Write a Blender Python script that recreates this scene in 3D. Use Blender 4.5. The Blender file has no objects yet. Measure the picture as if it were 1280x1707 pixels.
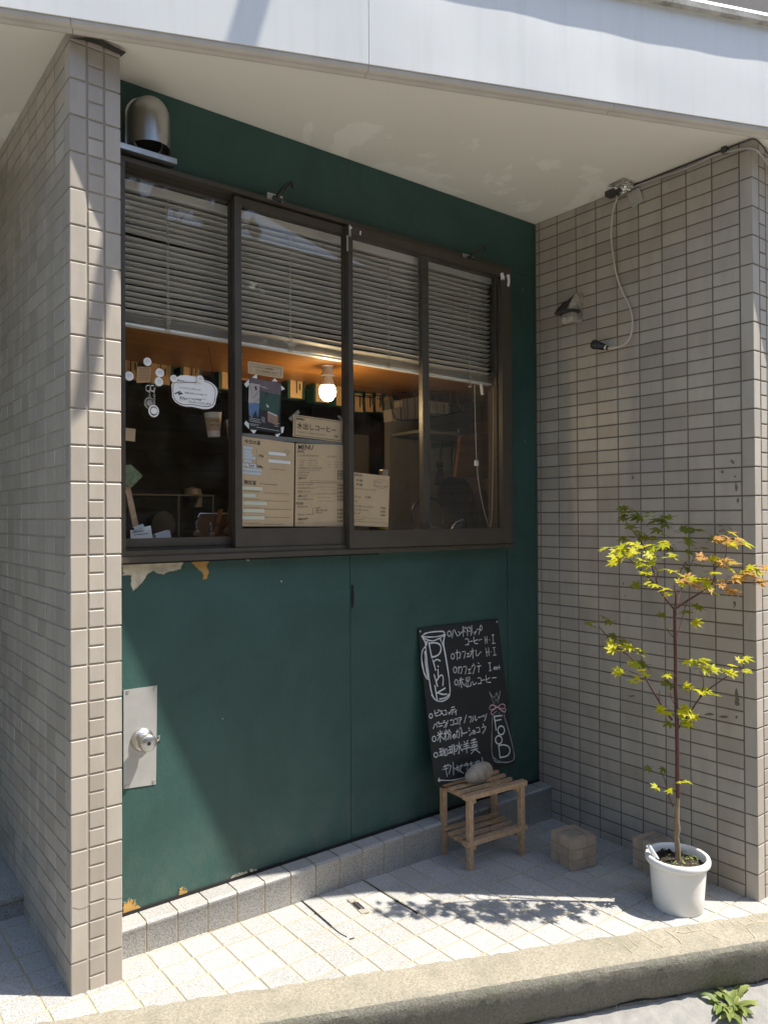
import bpy, bmesh, math, random
from mathutils import Vector, Matrix
random.seed(7)
rad = math.radians
SC = bpy.context.scene
COL = SC.collection

# ---------------------------------------------------------------- camera
CAM = Vector((-2.6094, -2.2434, 1.3286))
CM = Matrix(((0.7886, -0.0009, -0.6149), (-0.6149, -0.0097, -0.7886), (-0.0052, 1.0, -0.0082)))
FPX = 1270.0
cam_d = bpy.data.cameras.new('camera'); cam = bpy.data.objects.new('camera', cam_d); COL.objects.link(cam)
cam_d.sensor_fit = 'HORIZONTAL'; cam_d.sensor_width = 36.0; cam_d.lens = 36.0 * FPX / 1280.0
cam_d.clip_start = .02; cam_d.clip_end = 800
cam.matrix_world = Matrix.Translation(CAM) @ CM.to_4x4()
SC.camera = cam

# ---------------------------------------------------------------- world, sun, exposure
SUN = Vector((0.5067, -0.3957, 1.0)).normalized()
w = bpy.data.worlds.new('World'); SC.world = w; w.use_nodes = True
nt = w.node_tree; bg = nt.nodes['Background']; sky = nt.nodes.new('ShaderNodeTexSky')
sky.sky_type = 'NISHITA'; sky.sun_disc = False
sky.sun_elevation = math.asin(SUN.z); sky.sun_rotation = math.atan2(SUN.x, SUN.y)
nt.links.new(sky.outputs[0], bg.inputs[0]); bg.inputs[1].default_value = 0.115
sd = bpy.data.lights.new('sun', 'SUN'); so = bpy.data.objects.new('sun', sd); COL.objects.link(so)
sd.energy = 3.15; sd.angle = rad(.5); sd.color = (1.0, .95, .86)
so.rotation_euler = SUN.to_track_quat('Z', 'Y').to_euler()
SC.view_settings.view_transform = 'Standard'; SC.view_settings.look = 'None'
SC.view_settings.exposure = 1.47; SC.view_settings.gamma = 1
SC.cycles.max_bounces = 8; SC.cycles.transparent_max_bounces = 16

# ---------------------------------------------------------------- helpers
def ray(u, v): return CM @ Vector(((u-640)/FPX, -(v-853.5)/FPX, -1.0))
def px(u, v, axis, val):
    d = ray(u, v); t = (val-CAM[axis])/d[axis]; return CAM + d*t
def pxd(u, v, depth): return CAM + ray(u, v)*depth
def pxp(u, v, P, n):
    d = ray(u, v); t = (P-CAM).dot(n)/d.dot(n); return CAM + d*t
def fz(x, y): return .010 - .0305*x + .012*(y+.95)
def pxf(u, v):
    return pxp(u, v, Vector((0, -.95, .010)), Vector((.0305, -.012, 1)))

class MB:
    def __init__(s): s.v = []; s.f = []; s.m = []; s.k = 0
    def add(s, vs, fs, mi=0):
        o = len(s.v); s.v += [Vector(p) for p in vs]
        s.f += [tuple(i+o for i in f) for f in fs]; s.m += [mi]*len(fs)
    def box(s, a, b, mi=0, R=None, c=None):
        x0, y0, z0 = a; x1, y1, z1 = b
        if x0 > x1: x0, x1 = x1, x0
        if y0 > y1: y0, y1 = y1, y0
        if z0 > z1: z0, z1 = z1, z0
        vs = [Vector(p) for p in ((x0,y0,z0),(x1,y0,z0),(x1,y1,z0),(x0,y1,z0),(x0,y0,z1),(x1,y0,z1),(x1,y1,z1),(x0,y1,z1))]
        if R is not None:
            c = Vector(c) if c is not None else Vector(((x0+x1)/2, (y0+y1)/2, (z0+z1)/2))
            vs = [R @ (p-c) + c for p in vs]
        s.add(vs, [(0,3,2,1),(4,5,6,7),(0,1,5,4),(1,2,6,5),(2,3,7,6),(3,0,4,7)], mi)
    def obox(s, o, ux, uy, uz, mi=0):
        o, ux, uy, uz = map(Vector, (o, ux, uy, uz))
        vs = [o, o+ux, o+ux+uy, o+uy, o+uz, o+ux+uz, o+ux+uy+uz, o+uy+uz]
        s.add(vs, [(0,3,2,1),(4,5,6,7),(0,1,5,4),(1,2,6,5),(2,3,7,6),(3,0,4,7)], mi)
    def prism(s, pts, d, mi=0):
        pts = [Vector(p) for p in pts]; d = Vector(d); n = len(pts)
        s.add(pts + [p+d for p in pts], [tuple(range(n)), tuple(range(2*n-1, n-1, -1))] + [(i, i+n, (i+1) % n+n, (i+1) % n) for i in range(n)], mi)
    def tube(s, pts, r, n=8, mi=0, cap=True):
        pts = [Vector(p) for p in pts]; rs = r if isinstance(r, (list, tuple)) else [r]*len(pts)
        rings = []; prev = None
        for i, p in enumerate(pts):
            t = (pts[min(i+1, len(pts)-1)] - pts[max(i-1, 0)]).normalized()
            if prev is None:
                a = Vector((0, 0, 1)) if abs(t.z) < .9 else Vector((1, 0, 0)); a = t.cross(a).normalized()
            else:
                a = prev - t*prev.dot(t); a = a.normalized() if a.length > 1e-6 else t.orthogonal().normalized()
            prev = a; b = t.cross(a)
            rings.append([p + (a*math.cos(2*math.pi*k/n) + b*math.sin(2*math.pi*k/n))*rs[i] for k in range(n)])
        vs = [q for R in rings for q in R]; fs = []
        for i in range(len(pts)-1):
            for k in range(n):
                fs.append((i*n+k, i*n+(k+1) % n, (i+1)*n+(k+1) % n, (i+1)*n+k))
        if cap: fs += [tuple(range(n-1, -1, -1)), tuple((len(pts)-1)*n+k for k in range(n))]
        s.add(vs, fs, mi)
    def lathe(s, prof, c, axis=(0,0,1), n=32, mi=0, close=False):
        ax = Vector(axis).normalized(); a = ax.orthogonal().normalized(); b = ax.cross(a); c = Vector(c); vs = []; fs = []
        for r, h in prof:
            for k in range(n):
                th = 2*math.pi*k/n; vs.append(c + ax*h + (a*math.cos(th)+b*math.sin(th))*max(r, 1e-5))
        m = len(prof)
        for i in range(m-1 if not close else m):
            j = (i+1) % m
            for k in range(n): fs.append((i*n+k, i*n+(k+1) % n, j*n+(k+1) % n, j*n+k))
        s.add(vs, fs, mi)
    def ribbon(s, pts, wd, nrm, off, mi=0):
        """flat pen stroke lying on a plane with normal nrm"""
        nrm = Vector(nrm).normalized(); s.k += 1
        pts = [Vector(p) + nrm*(off + (s.k % 14)*.00005) for p in pts]
        if len(pts) > 2: pts = smooth(pts, 1)
        L = []; Rr = []
        for i, p in enumerate(pts):
            t = (pts[min(i+1, len(pts)-1)] - pts[max(i-1, 0)])
            if t.length < 1e-7: t = Vector((1, 0, 0))
            t.normalize(); q = nrm.cross(t)*wd*.5*random.uniform(.85, 1.15)
            if i == 0: p = p - t*wd*.4
            if i == len(pts)-1: p = p + t*wd*.4
            L.append(p+q); Rr.append(p-q)
        n = len(pts)
        s.add(L+Rr, [(i, n+i, n+i+1, i+1) for i in range(n-1)], mi)
    def text(s, body, o, ux, uy, h, off=.0006, mi=0, align='LEFT'):
        c = bpy.data.curves.new('t', 'FONT'); c.body = body; c.size = 1; c.align_x = align; c.resolution_u = 2; c.offset = .016
        ob = bpy.data.objects.new('t', c); COL.objects.link(ob)
        dg = bpy.context.evaluated_depsgraph_get(); me = bpy.data.meshes.new_from_object(ob.evaluated_get(dg))
        ux = Vector(ux).normalized(); uy = Vector(uy).normalized(); n = ux.cross(uy); o = Vector(o)
        s.add([o + ux*(q.co.x*h) + uy*(q.co.y*h) + n*off for q in me.vertices], [tuple(p.vertices) for p in me.polygons], mi)
        bpy.data.objects.remove(ob); bpy.data.curves.remove(c); bpy.data.meshes.remove(me)

def smooth(pts, it):
    for _ in range(it):
        q = [pts[0]]
        for a, b in zip(pts, pts[1:]): q += [a*.75+b*.25, a*.25+b*.75]
        q.append(pts[-1]); pts = q
    return pts

def obj(name, mb, mats, parent=None, bevel=0, seg=2, sm=True, ang=35, loc=None, sub=0):
    me = bpy.data.meshes.new(name); bm = bmesh.new()
    o = Vector(loc) if loc is not None else Vector((0, 0, 0))
    vs = [bm.verts.new(p - o) for p in mb.v]; bm.verts.ensure_lookup_table()
    for f, m in zip(mb.f, mb.m):
        if len(set(f)) < 3: continue
        try: fc = bm.faces.new([vs[i] for i in f]); fc.material_index = m
        except ValueError: pass
    if bevel:
        es = [e for e in bm.edges if len(e.link_faces) == 2 and e.calc_face_angle(0) > rad(30)]
        bmesh.ops.bevel(bm, geom=es, offset=bevel, segments=seg, affect='EDGES', profile=.5, clamp_overlap=True)
    bm.normal_update()
    for f in bm.faces: f.smooth = sm
    for e in bm.edges:
        e.smooth = not (len(e.link_faces) != 2 or e.calc_face_angle(0) > rad(ang))
    bm.to_mesh(me); bm.free()
    for m in (mats if isinstance(mats, (list, tuple)) else [mats]): me.materials.append(m)
    ob = bpy.data.objects.new(name, me); COL.objects.link(ob)
    if parent is not None:
        ob.parent = parent
        ob.matrix_parent_inverse = Matrix.Translation(-parent.location) if parent.type == 'EMPTY' else Matrix()
    if loc is not None: ob.location = o
    return ob
def tag(o, label, cat, group=None):
    o['label'] = label; o['category'] = cat
    if group: o['group'] = group
    return o
def thing(name, label, cat, loc=(0, 0, 0), group=None):
    o = bpy.data.objects.new(name, None); COL.objects.link(o); o.location = loc; o.empty_display_size = .05
    return tag(o, label, cat, group)
def struct(name, mb, m, kind='structure', **k):
    o = obj(name, mb, m, **k); o['kind'] = kind; return o

# ---------------------------------------------------------------- materials
class N:
    def __init__(s, name):
        s.m = bpy.data.materials.new(name); s.m.use_nodes = True; s.t = s.m.node_tree
        s.b = s.t.nodes['Principled BSDF']; s.out = s.t.nodes['Material Output']
        s.co = s.t.nodes.new('ShaderNodeTexCoord').outputs['Object']
    def n(s, typ, ins=None, **kw):
        x = s.t.nodes.new(typ)
        for k, v in kw.items(): setattr(x, k, v)
        for k, v in (ins or {}).items():
            if hasattr(v, 'links') or isinstance(v, bpy.types.NodeSocket): s.t.links.new(v, x.inputs[k])
            else: x.inputs[k].default_value = v
        return x
    def noise(s, scale, detail=3, rough=.55, vec=None, dist=0):
        return s.n('ShaderNodeTexNoise', {'Vector': vec or s.co, 'Scale': scale, 'Detail': detail, 'Roughness': rough, 'Distortion': dist}).outputs[0]
    def ramp(s, fac, stops, interp='LINEAR'):
        r = s.n('ShaderNodeValToRGB', {0: fac}); r.color_ramp.interpolation = interp
        e = r.color_ramp.elements
        while len(e) < len(stops): e.new(.5)
        for q, (p, c) in zip(e, stops): q.position = p; q.color = (*c, 1) if len(c) == 3 else c
        return r.outputs[0]
    def math(s, op, a, b=0, c=0): return s.n('ShaderNodeMath', {0: a, 1: b, 2: c}, operation=op).outputs[0]
    def mix(s, f, a, b, mode='MIX'):
        x = s.n('ShaderNodeMix', data_type='RGBA', blend_type=mode)
        for i, v in ((0, f), (6, a), (7, b)):
            if isinstance(v, bpy.types.NodeSocket): s.t.links.new(v, x.inputs[i])
            else: x.inputs[i].default_value = v if i == 0 else ((*v, 1) if len(v) == 3 else v)
        return x.outputs[2]
    def island(s): return s.n('ShaderNodeNewGeometry').outputs['Random Per Island']
    def scaled(s, sx, sy, sz): return s.n('ShaderNodeMapping', {'Vector': s.co, 'Scale': (sx, sy, sz)}).outputs[0]
    def set(s, k, v):
        if isinstance(v, bpy.types.NodeSocket): s.t.links.new(v, s.b.inputs[k])
        else: s.b.inputs[k].default_value = (*v, 1) if isinstance(v, tuple) and len(v) == 3 else v
    def bump(s, h, strength=.3, dist=.002):
        s.t.links.new(s.n('ShaderNodeBump', {'Height': h, 'Strength': strength, 'Distance': dist}).outputs[0], s.b.inputs['Normal'])

def mat(name, col, rough=.5, metal=0, var=.12, vs=8, bump=0, bs=80, isl=0, spec=.5, rv=.1, tint=None):
    k = N(name); f = k.math('MULTIPLY_ADD', k.noise(vs, 4), 2*var, 1-var)
    if isl: f = k.math('MULTIPLY', f, k.math('MULTIPLY_ADD', k.island(), 2*isl, 1-isl))
    c = k.n('ShaderNodeHueSaturation', {'Value': f, 'Color': (*col, 1)}).outputs[0]
    if tint: c = k.mix(k.ramp(k.noise(vs*.6, 5, .6), [(.45, (0, 0, 0)), (.7, (1, 1, 1))]), c, tint)
    k.set('Base Color', c); k.set('Metallic', metal); k.set('Specular IOR Level', spec)
    k.set('Roughness', k.math('MULTIPLY_ADD', k.noise(vs*3, 3), 2*rv, max(rough-rv, .02)))
    if bump: k.bump(k.noise(bs, 5, .6), bump)
    return k.m

def m_tile():
    k = N('glazed_wall_tile'); r = k.island()
    c = k.ramp(r, [(0, (.335, .290, .238)), (.3, (.395, .345, .285)), (.6, (.42, .37, .308)), (.85, (.375, .335, .285)), (1, (.32, .275, .225))])
    streak = k.noise(9, 4, .6, k.scaled(1.5, 1.5, .35))
    c = k.mix(k.math('MULTIPLY', k.ramp(streak, [(.45, (0,)*3), (.78, (1,)*3)]), .48), c, (.235, .20, .16))
    k.set('Base Color', c); k.set('Roughness', k.math('MULTIPLY_ADD', k.noise(25, 3), .2, .3))
    k.bump(k.noise(60, 3), .12, .002); return k.m
M_tile = m_tile()
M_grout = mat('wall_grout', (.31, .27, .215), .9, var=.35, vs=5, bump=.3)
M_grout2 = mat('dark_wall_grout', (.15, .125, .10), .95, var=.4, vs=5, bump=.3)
M_fgrout = mat('sandy_floor_grout', (.40, .335, .22), .95, var=.3, vs=5, bump=.3)

def m_green(name, base=(.025, .071, .060)):
    k = N(name); a = k.noise(2.2, 6, .65, dist=.5); b = k.noise(40, 3, .5, k.scaled(1, 1, .25))
    c = k.mix(k.ramp(a, [(.35, (0,)*3), (.75, (1,)*3)]), tuple(q*.86 for q in base), tuple(q*1.3+.006 for q in base))
    rl = k.noise(30, 4, .6, k.scaled(2.2, 1, .10)); c = k.mix(k.math('MULTIPLY', k.ramp(rl, [(.45, (0,)*3), (.75, (1,)*3)]), .09), c, tuple(q*1.5+.01 for q in base))
    sc = k.ramp(k.noise(46, 6, .8, k.scaled(1, 1, .45)), [(.66, (0,)*3), (.70, (1,)*3)])
    c = k.mix(k.math('MULTIPLY', sc, .30), c, (.15, .21, .185))
    dots = k.n('ShaderNodeTexVoronoi', {'Vector': k.co, 'Scale': 7.0, 'Randomness': 1.0}).outputs['Distance']
    c = k.mix(k.math('LESS_THAN', dots, .016), c, (.45, .47, .42))
    sep = k.n('ShaderNodeSeparateXYZ', {0: k.co}).outputs[2]
    low = k.math('MULTIPLY', k.ramp(sep, [(.16, (1,)*3), (.42, (0,)*3)]), k.ramp(k.noise(11, 6, .7), [(.42, (0,)*3), (.68, (1,)*3)]))
    c = k.mix(k.math('MULTIPLY', low, .45), c, (.12, .125, .105))
    k.set('Base Color', c); k.set('Roughness', k.math('MULTIPLY_ADD', b, .25, .36)); k.set('Specular IOR Level', .45)
    h = k.math('ADD', k.math('MULTIPLY', k.noise(7, 3), 3.0), k.noise(110, 4, .65, k.scaled(1, 1, .7)))
    k.bump(h, .5, .0026); return k.m
M_green = m_green('dark_green_wall_paint')

def m_ceiling():
    k = N('cream_soffit_paint')
    a = k.ramp(k.noise(1.7, 7, .6, dist=.4), [(.555, (0,)*3), (.57, (1,)*3)])
    c = k.mix(a, (.77, .73, .64), (.85, .815, .73))
    c = k.mix(k.math('MULTIPLY', k.ramp(k.noise(1.6, 5, .6), [(.5, (0,)*3), (.8, (1,)*3)]), .22), c, (.55, .52, .44))
    k.set('Base Color', c); k.set('Roughness', .8); k.bump(k.math('ADD', a, k.noise(90, 3)), .25, .0015); return k.m
M_ceil = m_ceiling()

def m_fascia():
    k = N('white_painted_sheet_metal')
    st = k.ramp(k.noise(16, 5, .6, k.scaled(2, 2, .12)), [(.5, (0,)*3), (.8, (1,)*3)])
    c = k.mix(k.math('MULTIPLY', st, .4), (.76, .755, .72), (.61, .61, .58))
    k.set('Base Color', c); k.set('Roughness', .38); k.set('Specular IOR Level', .5)
    h = k.math('ADD', k.math('MULTIPLY', k.noise(2.2, 1.5, .4), 1.0), k.math('MULTIPLY', k.noise(60, 2), .004))
    k.bump(h, .35, .03); return k.m
M_fascia = m_fascia()
M_lip = mat('aged_beige_trim', (.50, .455, .40), .55, var=.2, vs=9, bump=.15, bs=60)
M_coping = mat('stained_concrete_coping', (.42, .40, .36), .9, var=.5, vs=22, bump=.5, bs=90, tint=(.14, .13, .11))
M_white = mat('white_metal_flashing', (.82, .81, .78), .45, var=.04)
M_upper = mat('grey_brown_upper_wall', (.14, .125, .12), .8, var=.12, bump=.2)

def m_granite(name, a, b, c, scale=1.0):
    k = N(name); n1 = k.noise(260*scale, 2, .6); n2 = k.noise(120*scale, 3, .6)
    col = k.ramp(n1, [(.30, c), (.42, b), (.55, a), (.72, tuple(min(q*1.15, .8) for q in a))])
    f = k.math('MULTIPLY', k.math('MULTIPLY_ADD', k.noise(4, 4), .3, .85), k.math('MULTIPLY_ADD', k.island(), .14, .93))
    col = k.n('ShaderNodeHueSaturation', {'Value': f, 'Color': col}).outputs[0]
    d = k.ramp(k.noise(5, 6, .65), [(.6, (0,)*3), (.85, (1,)*3)])
    col = k.mix(k.math('MULTIPLY', d, .35), col, (.30, .26, .19))
    k.set('Base Color', col); k.set('Roughness', .75); k.bump(k.math('ADD', n1, n2), .45, .0015); return k.m
M_floor = m_granite('pale_granite_floor_tile', (.42, .41, .385), (.33, .32, .30), (.20, .19, .172))
M_plinth = m_granite('grey_granite_plinth_tile', (.40, .385, .36), (.30, .29, .27), (.19, .183, .172))

def m_kerb():
    k = N('mossy_cracked_concrete')
    base = k.ramp(k.noise(150, 4, .7), [(.3, (.215, .185, .135)), (.5, (.325, .29, .22)), (.75, (.44, .40, .315))])
    base = k.mix(k.math('MULTIPLY', k.ramp(k.noise(4, 6, .65), [(.45, (0,)*3), (.7, (1,)*3)]), .6), base, (.21, .195, .14))
    st = k.ramp(k.noise(14, 5, .65, k.scaled(1, 1, .15)), [(.5, (0,)*3), (.72, (1,)*3)])
    base = k.mix(k.math('MULTIPLY', st, .35), base, (.15, .15, .11))
    k.set('Base Color', base); k.set('Roughness', .95)
    k.bump(k.math('ADD', k.noise(220, 4, .7), k.math('MULTIPLY', k.noise(25, 4), 2)), .9, .003); return k.m
M_kerb = m_kerb()
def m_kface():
    k = N('shaded_mossy_kerb_face')  # shade of the upright face painted in as darker grey, plus moss streaks
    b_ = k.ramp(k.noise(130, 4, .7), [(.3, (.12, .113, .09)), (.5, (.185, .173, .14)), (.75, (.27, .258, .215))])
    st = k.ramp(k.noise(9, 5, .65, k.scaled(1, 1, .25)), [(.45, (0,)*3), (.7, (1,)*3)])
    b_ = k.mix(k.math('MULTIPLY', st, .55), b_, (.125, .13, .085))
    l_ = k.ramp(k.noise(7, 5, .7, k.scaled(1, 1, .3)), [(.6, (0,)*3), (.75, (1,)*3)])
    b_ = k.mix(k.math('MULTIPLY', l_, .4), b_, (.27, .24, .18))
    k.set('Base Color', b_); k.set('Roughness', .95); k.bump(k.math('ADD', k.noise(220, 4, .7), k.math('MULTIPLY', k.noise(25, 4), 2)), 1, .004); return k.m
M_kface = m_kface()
M_efflo = mat('pale_lime_bloom', (.47, .40, .27), .95, var=.25, vs=60)
M_efflo2 = mat('dull_lime_bloom', (.25, .225, .165), .95, var=.4, vs=60)
M_road = mat('worn_grey_road', (.26, .25, .23), .95, var=.35, vs=30, bump=.9, bs=180)
M_crack = mat('black_crack', (.02, .018, .015), 1, var=.1)
M_frame = mat('dark_bronze_aluminium', (.085, .072, .056), .42, metal=.35, var=.25, vs=14, bump=.05, bs=200)
M_alum = mat('satin_aluminium', (.62, .61, .58), .36, metal=.9, var=.1, vs=20)
M_steel = mat('brushed_stainless_steel', (.50, .49, .465), .33, metal=.95, var=.12, vs=30, bump=.06, bs=300)
M_black = mat('black_plastic', (.012, .012, .013), .4, var=.1)
M_dark = mat('dark_gap', (.012, .011, .010), .9, var=.1)
M_cream = mat('bare_primer_board', (.62, .56, .42), .85, var=.3, vs=35, bump=.3, tint=(.40, .34, .25))
M_ochre = mat('exposed_ochre_board', (.46, .27, .08), .9, var=.35, vs=40, bump=.4)
M_slat = mat('grey_beige_blind_slat', (.68, .645, .59), .5, var=.06, isl=.05)
M_cord = mat('off_white_cord', (.55, .50, .40), .8)
def m_wood(name, a, b, scale=(30, 30, 2), rough=.55, isl=.15):
    k = N(name); g = k.noise(1, 5, .6, k.scaled(*scale), dist=.8)
    c = k.ramp(g, [(.3, b), (.55, a), (.75, tuple(q*1.15 for q in a))])
    f = k.math('MULTIPLY_ADD', k.island(), 2*isl, 1-isl)
    k.set('Base Color', k.n('ShaderNodeHueSaturation', {'Value': f, 'Color': c}).outputs[0])
    k.set('Roughness', rough); k.bump(g, .2, .0015); return k.m
M_stand = m_wood('weathered_pine', (.52, .345, .205), (.38, .235, .13), (60, 60, 60))
M_orange = m_wood('orange_varnished_board', (.36, .155, .04), (.26, .10, .025), (1.5, 30, 30), .4)
M_brown = m_wood('brown_plywood', (.16, .075, .028), (.11, .05, .02), (20, 20, 2), .5)
M_plank = m_wood('dark_stained_plank', (.050, .036, .026), (.030, .022, .017), (2, 30, 30), .6, .25)
M_chalkb = mat('black_chalkboard', (.017, .019, .020), .55, var=.3, vs=6)
M_chalk = mat('white_chalk', (.72, .72, .70), 1, var=.25, vs=300)
M_chalk2 = mat('thin_grey_chalk', (.42, .42, .41), 1, var=.3, vs=300)
M_pink = mat('pink_chalk', (.62, .40, .43), 1, var=.25, vs=300)
M_stone = mat('speckled_tan_stone', (.43, .37, .29), .9, var=.4, vs=25, bump=.6, bs=70, tint=(.20, .15, .11))
M_brick = mat('tan_brick_block', (.40, .305, .215), .9, var=.25, vs=20, bump=.5, bs=90, isl=.12)
M_mort = mat('block_mortar', (.33, .265, .195), .95, var=.2)
M_pot = mat('white_plastic_pot', (.76, .74, .70), .35, var=.05, vs=6)
M_soil = mat('dark_potting_soil', (.035, .025, .016), 1, var=.5, vs=60, bump=1, bs=90)
M_kraft = mat('kraft_paper', (.60, .435, .26), .8, var=.08)
M_bag = mat('coffee_bag_kraft', (.52, .34, .17), .7, var=.15, vs=20, bump=.3, bs=40)
M_bagg = mat('coffee_bag_green', (.010, .045, .028), .5, var=.1)
M_paper = mat('white_paper', (.82, .80, .77), .8, var=.04)
M_label = mat('pale_blue_label', (.56, .60, .62), .7, var=.04)
M_label2 = mat('pale_yellow_label', (.66, .66, .52), .7, var=.04)
M_ink = mat('black_ink', (.03, .025, .022), .8, var=.1)
M_faint = mat('faded_brown_ink', (.20, .145, .09), .8, var=.1)
M_wink = mat('white_print', (.7, .68, .66), .7, var=.05)
M_cup = mat('paper_cup_white', (.62, .57, .50), .7, var=.05)
M_sleeve = mat('cup_sleeve_tan', (.47, .33, .19), .8, var=.08)
M_foil = mat('crumpled_foil_tape', (.75, .74, .70), .25, metal=.95, var=.1, bump=1, bs=70)
M_rust = mat('dirty_lamp_housing', (.46, .42, .35), .5, metal=.3, var=.35, vs=40, tint=(.16, .13, .10))
M_grime = mat('charred_plastic', (.055, .048, .042), .8, var=.4, vs=40, bump=.4)
M_porc = mat('old_porcelain', (.50, .46, .37), .4, var=.2, vs=40)
M_chip = mat('grey_tile_chip', (.15, .13, .105), .95, var=.3, vs=60)
M_iwall = mat('dim_grey_interior_wall', (.17, .155, .135), .7, var=.12)
M_bark = mat('reddish_young_bark', (.085, .030, .024), .6, var=.35, vs=50, bump=.4, bs=120)
M_bark2 = mat('grey_woody_bark', (.23, .17, .105), .85, var=.4, vs=40, bump=.7, bs=90)

def m_leaf(name, a, b, tr=.5):
    k = N(name); c = k.ramp(k.island(), [(0, a), (1, b)])
    k.set('Base Color', c); k.set('Roughness', .5); k.set('Specular IOR Level', .3)
    t = k.n('ShaderNodeBsdfTranslucent', {'Color': c}).outputs[0]
    mx = k.n('ShaderNodeMixShader', {0: tr, 1: k.b.outputs[0], 2: t}).outputs[0]
    k.t.links.new(mx, k.out.inputs[0]); return k.m
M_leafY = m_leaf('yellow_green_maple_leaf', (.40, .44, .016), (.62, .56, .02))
M_leafShade = m_leaf('shaded_maple_leaf', (.15, .18, .014), (.27, .27, .02), .4)  # darker leaf copy for the back of the crown, shade held in the colour
M_leafO = m_leaf('orange_tinged_maple_leaf', (.52, .34, .06), (.55, .27, .10), .45)
M_weed = m_leaf('weed_leaf', (.14, .21, .05), (.36, .38, .12), .35)
M_hedge = m_leaf('hedge_leaf', (.02, .040, .012), (.04, .065, .02), .12)

def m_glass(name, ior=1.5, tint=(1, 1, 1), dust=0):
    k = N(name); fr = k.n('ShaderNodeFresnel', {'IOR': ior}).outputs[0]
    fr = k.math('MULTIPLY', fr, k.math('SUBTRACT', 1.0, k.n('ShaderNodeNewGeometry').outputs['Backfacing']))
    tr = k.n('ShaderNodeBsdfTransparent', {'Color': (*tint, 1)}).outputs[0]
    gl = k.n('ShaderNodeBsdfGlossy', {'Color': (1, 1, 1, 1), 'Roughness': .01}).outputs[0]
    g0 = k.n('ShaderNodeMixShader', {0: fr, 1: tr, 2: gl}).outputs[0]
    if dust:
        df = k.n('ShaderNodeBsdfDiffuse', {'Color': (.55, .54, .50, 1)}).outputs[0]
        sm_ = k.math('MULTIPLY', k.ramp(k.noise(5, 6, .7, k.scaled(1, 1, .5), 1.2), [(.42, (.12,)*3), (.75, (1,)*3)]), dust)
        g0 = k.n('ShaderNodeMixShader', {0: sm_, 1: g0, 2: df}).outputs[0]
    k.t.links.new(g0, k.out.inputs[0]); return k.m
M_glass = m_glass('window_glass', 1.5, (.98, .985, .98), .018)
M_clear = m_glass('clear_plastic', 1.5, (.93, .94, .94))
def m_milky():
    k = N('milky_plastic'); tr = k.n('ShaderNodeBsdfTransparent').outputs[0]
    k.set('Base Color', (.75, .78, .80)); k.set('Roughness', .12)
    k.t.links.new(k.n('ShaderNodeMixShader', {0: .72, 1: tr, 2: k.b.outputs[0]}).outputs[0], k.out.inputs[0]); return k.m
M_tube = m_milky()
def m_emit(name, col, s):
    k = N(name); e = k.n('ShaderNodeEmission', {'Color': (*col, 1), 'Strength': s}).outputs[0]
    k.t.links.new(e, k.out.inputs[0]); return k.m
M_bulb = m_emit('glowing_bulb_glass', (1, .78, .42), 9)

# ---------------------------------------------------------------- setting: road, kerb, floor
LS = -.4171                                             # plan slope of the street edge
def lipy(x): return -1.0655+.0595 + LS*x                # inner edge of canopy lip
def kerby(x): return -1.0433 - .3841*x
KD = Vector((1, -.3841, 0)).normalized(); KN = Vector((-.3841, -1, 0)).normalized()    # along / outward
mb = MB(); S = 300
mb.add([(-S, -S, -.175), (S, -S, -.175), (S, S, -.175), (-S, S, -.175)], [(0, 1, 2, 3)])
struct('road', mb, M_road)

mb = MB()          # kerb: swept profile, rounded nose, battered face, rough foot
prof = [(-.02, -.05), (0, .0045), (.03, .005), (.06, .005), (.09, .0045), (.112, .002), (.126, -.005), (.135, -.015), (.137, -.028), (.125, -.075), (.106, -.130), (.100, -.142),
        (.106, -.146), (.150, -.158), (.185, -.172), (.22, -.20)]
N_ = 260; base = []
for i in range(N_+1):
    x = -4.2 + 6.0*i/N_; P = Vector((x, kerby(x), fz(x, kerby(x))))
    for j, (o_, h) in enumerate(prof):
        jit = Vector((0, 0, 0))
        if j == 1: o_ += random.uniform(-.006, .006)
        if 2 <= j <= 14: h += random.uniform(-.0012, .0012); o_ += random.uniform(-.0012, .0012)
        if j in (10, 11): h += .004*math.sin(i*.21)+.003*math.sin(i*.57+1)
        if j > 11: h += random.uniform(-.003, .003)
        base.append(P + KN*o_ + Vector((0, 0, h)))
n = len(prof)
mb.add(base, [(i*n+j, i*n+j+1, (i+1)*n+j+1, (i+1)*n+j) for i in range(N_) for j in range(n-1)])
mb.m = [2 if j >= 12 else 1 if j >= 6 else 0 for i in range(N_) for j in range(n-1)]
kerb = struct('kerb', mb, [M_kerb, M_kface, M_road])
mb = MB()
pts = []
for i in range(0, N_+1):
    b = base[i*n+11]; pts.append(b + KN*.0022 + Vector((0, 0, -.002+.002*math.sin(i*.9))))
for i in range(0, N_, 1):
    wd = .0035+.002*math.sin(i*.37)+.001*math.sin(i*1.3)
    mb.add([pts[i]+Vector((0,0,wd)), pts[i+1]+Vector((0,0,wd)), pts[i+1]-Vector((0,0,.002)), pts[i]-Vector((0,0,.002))], [(0, 3, 2, 1)])
struct('kerb_foot_crack', mb, M_crack)
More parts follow.
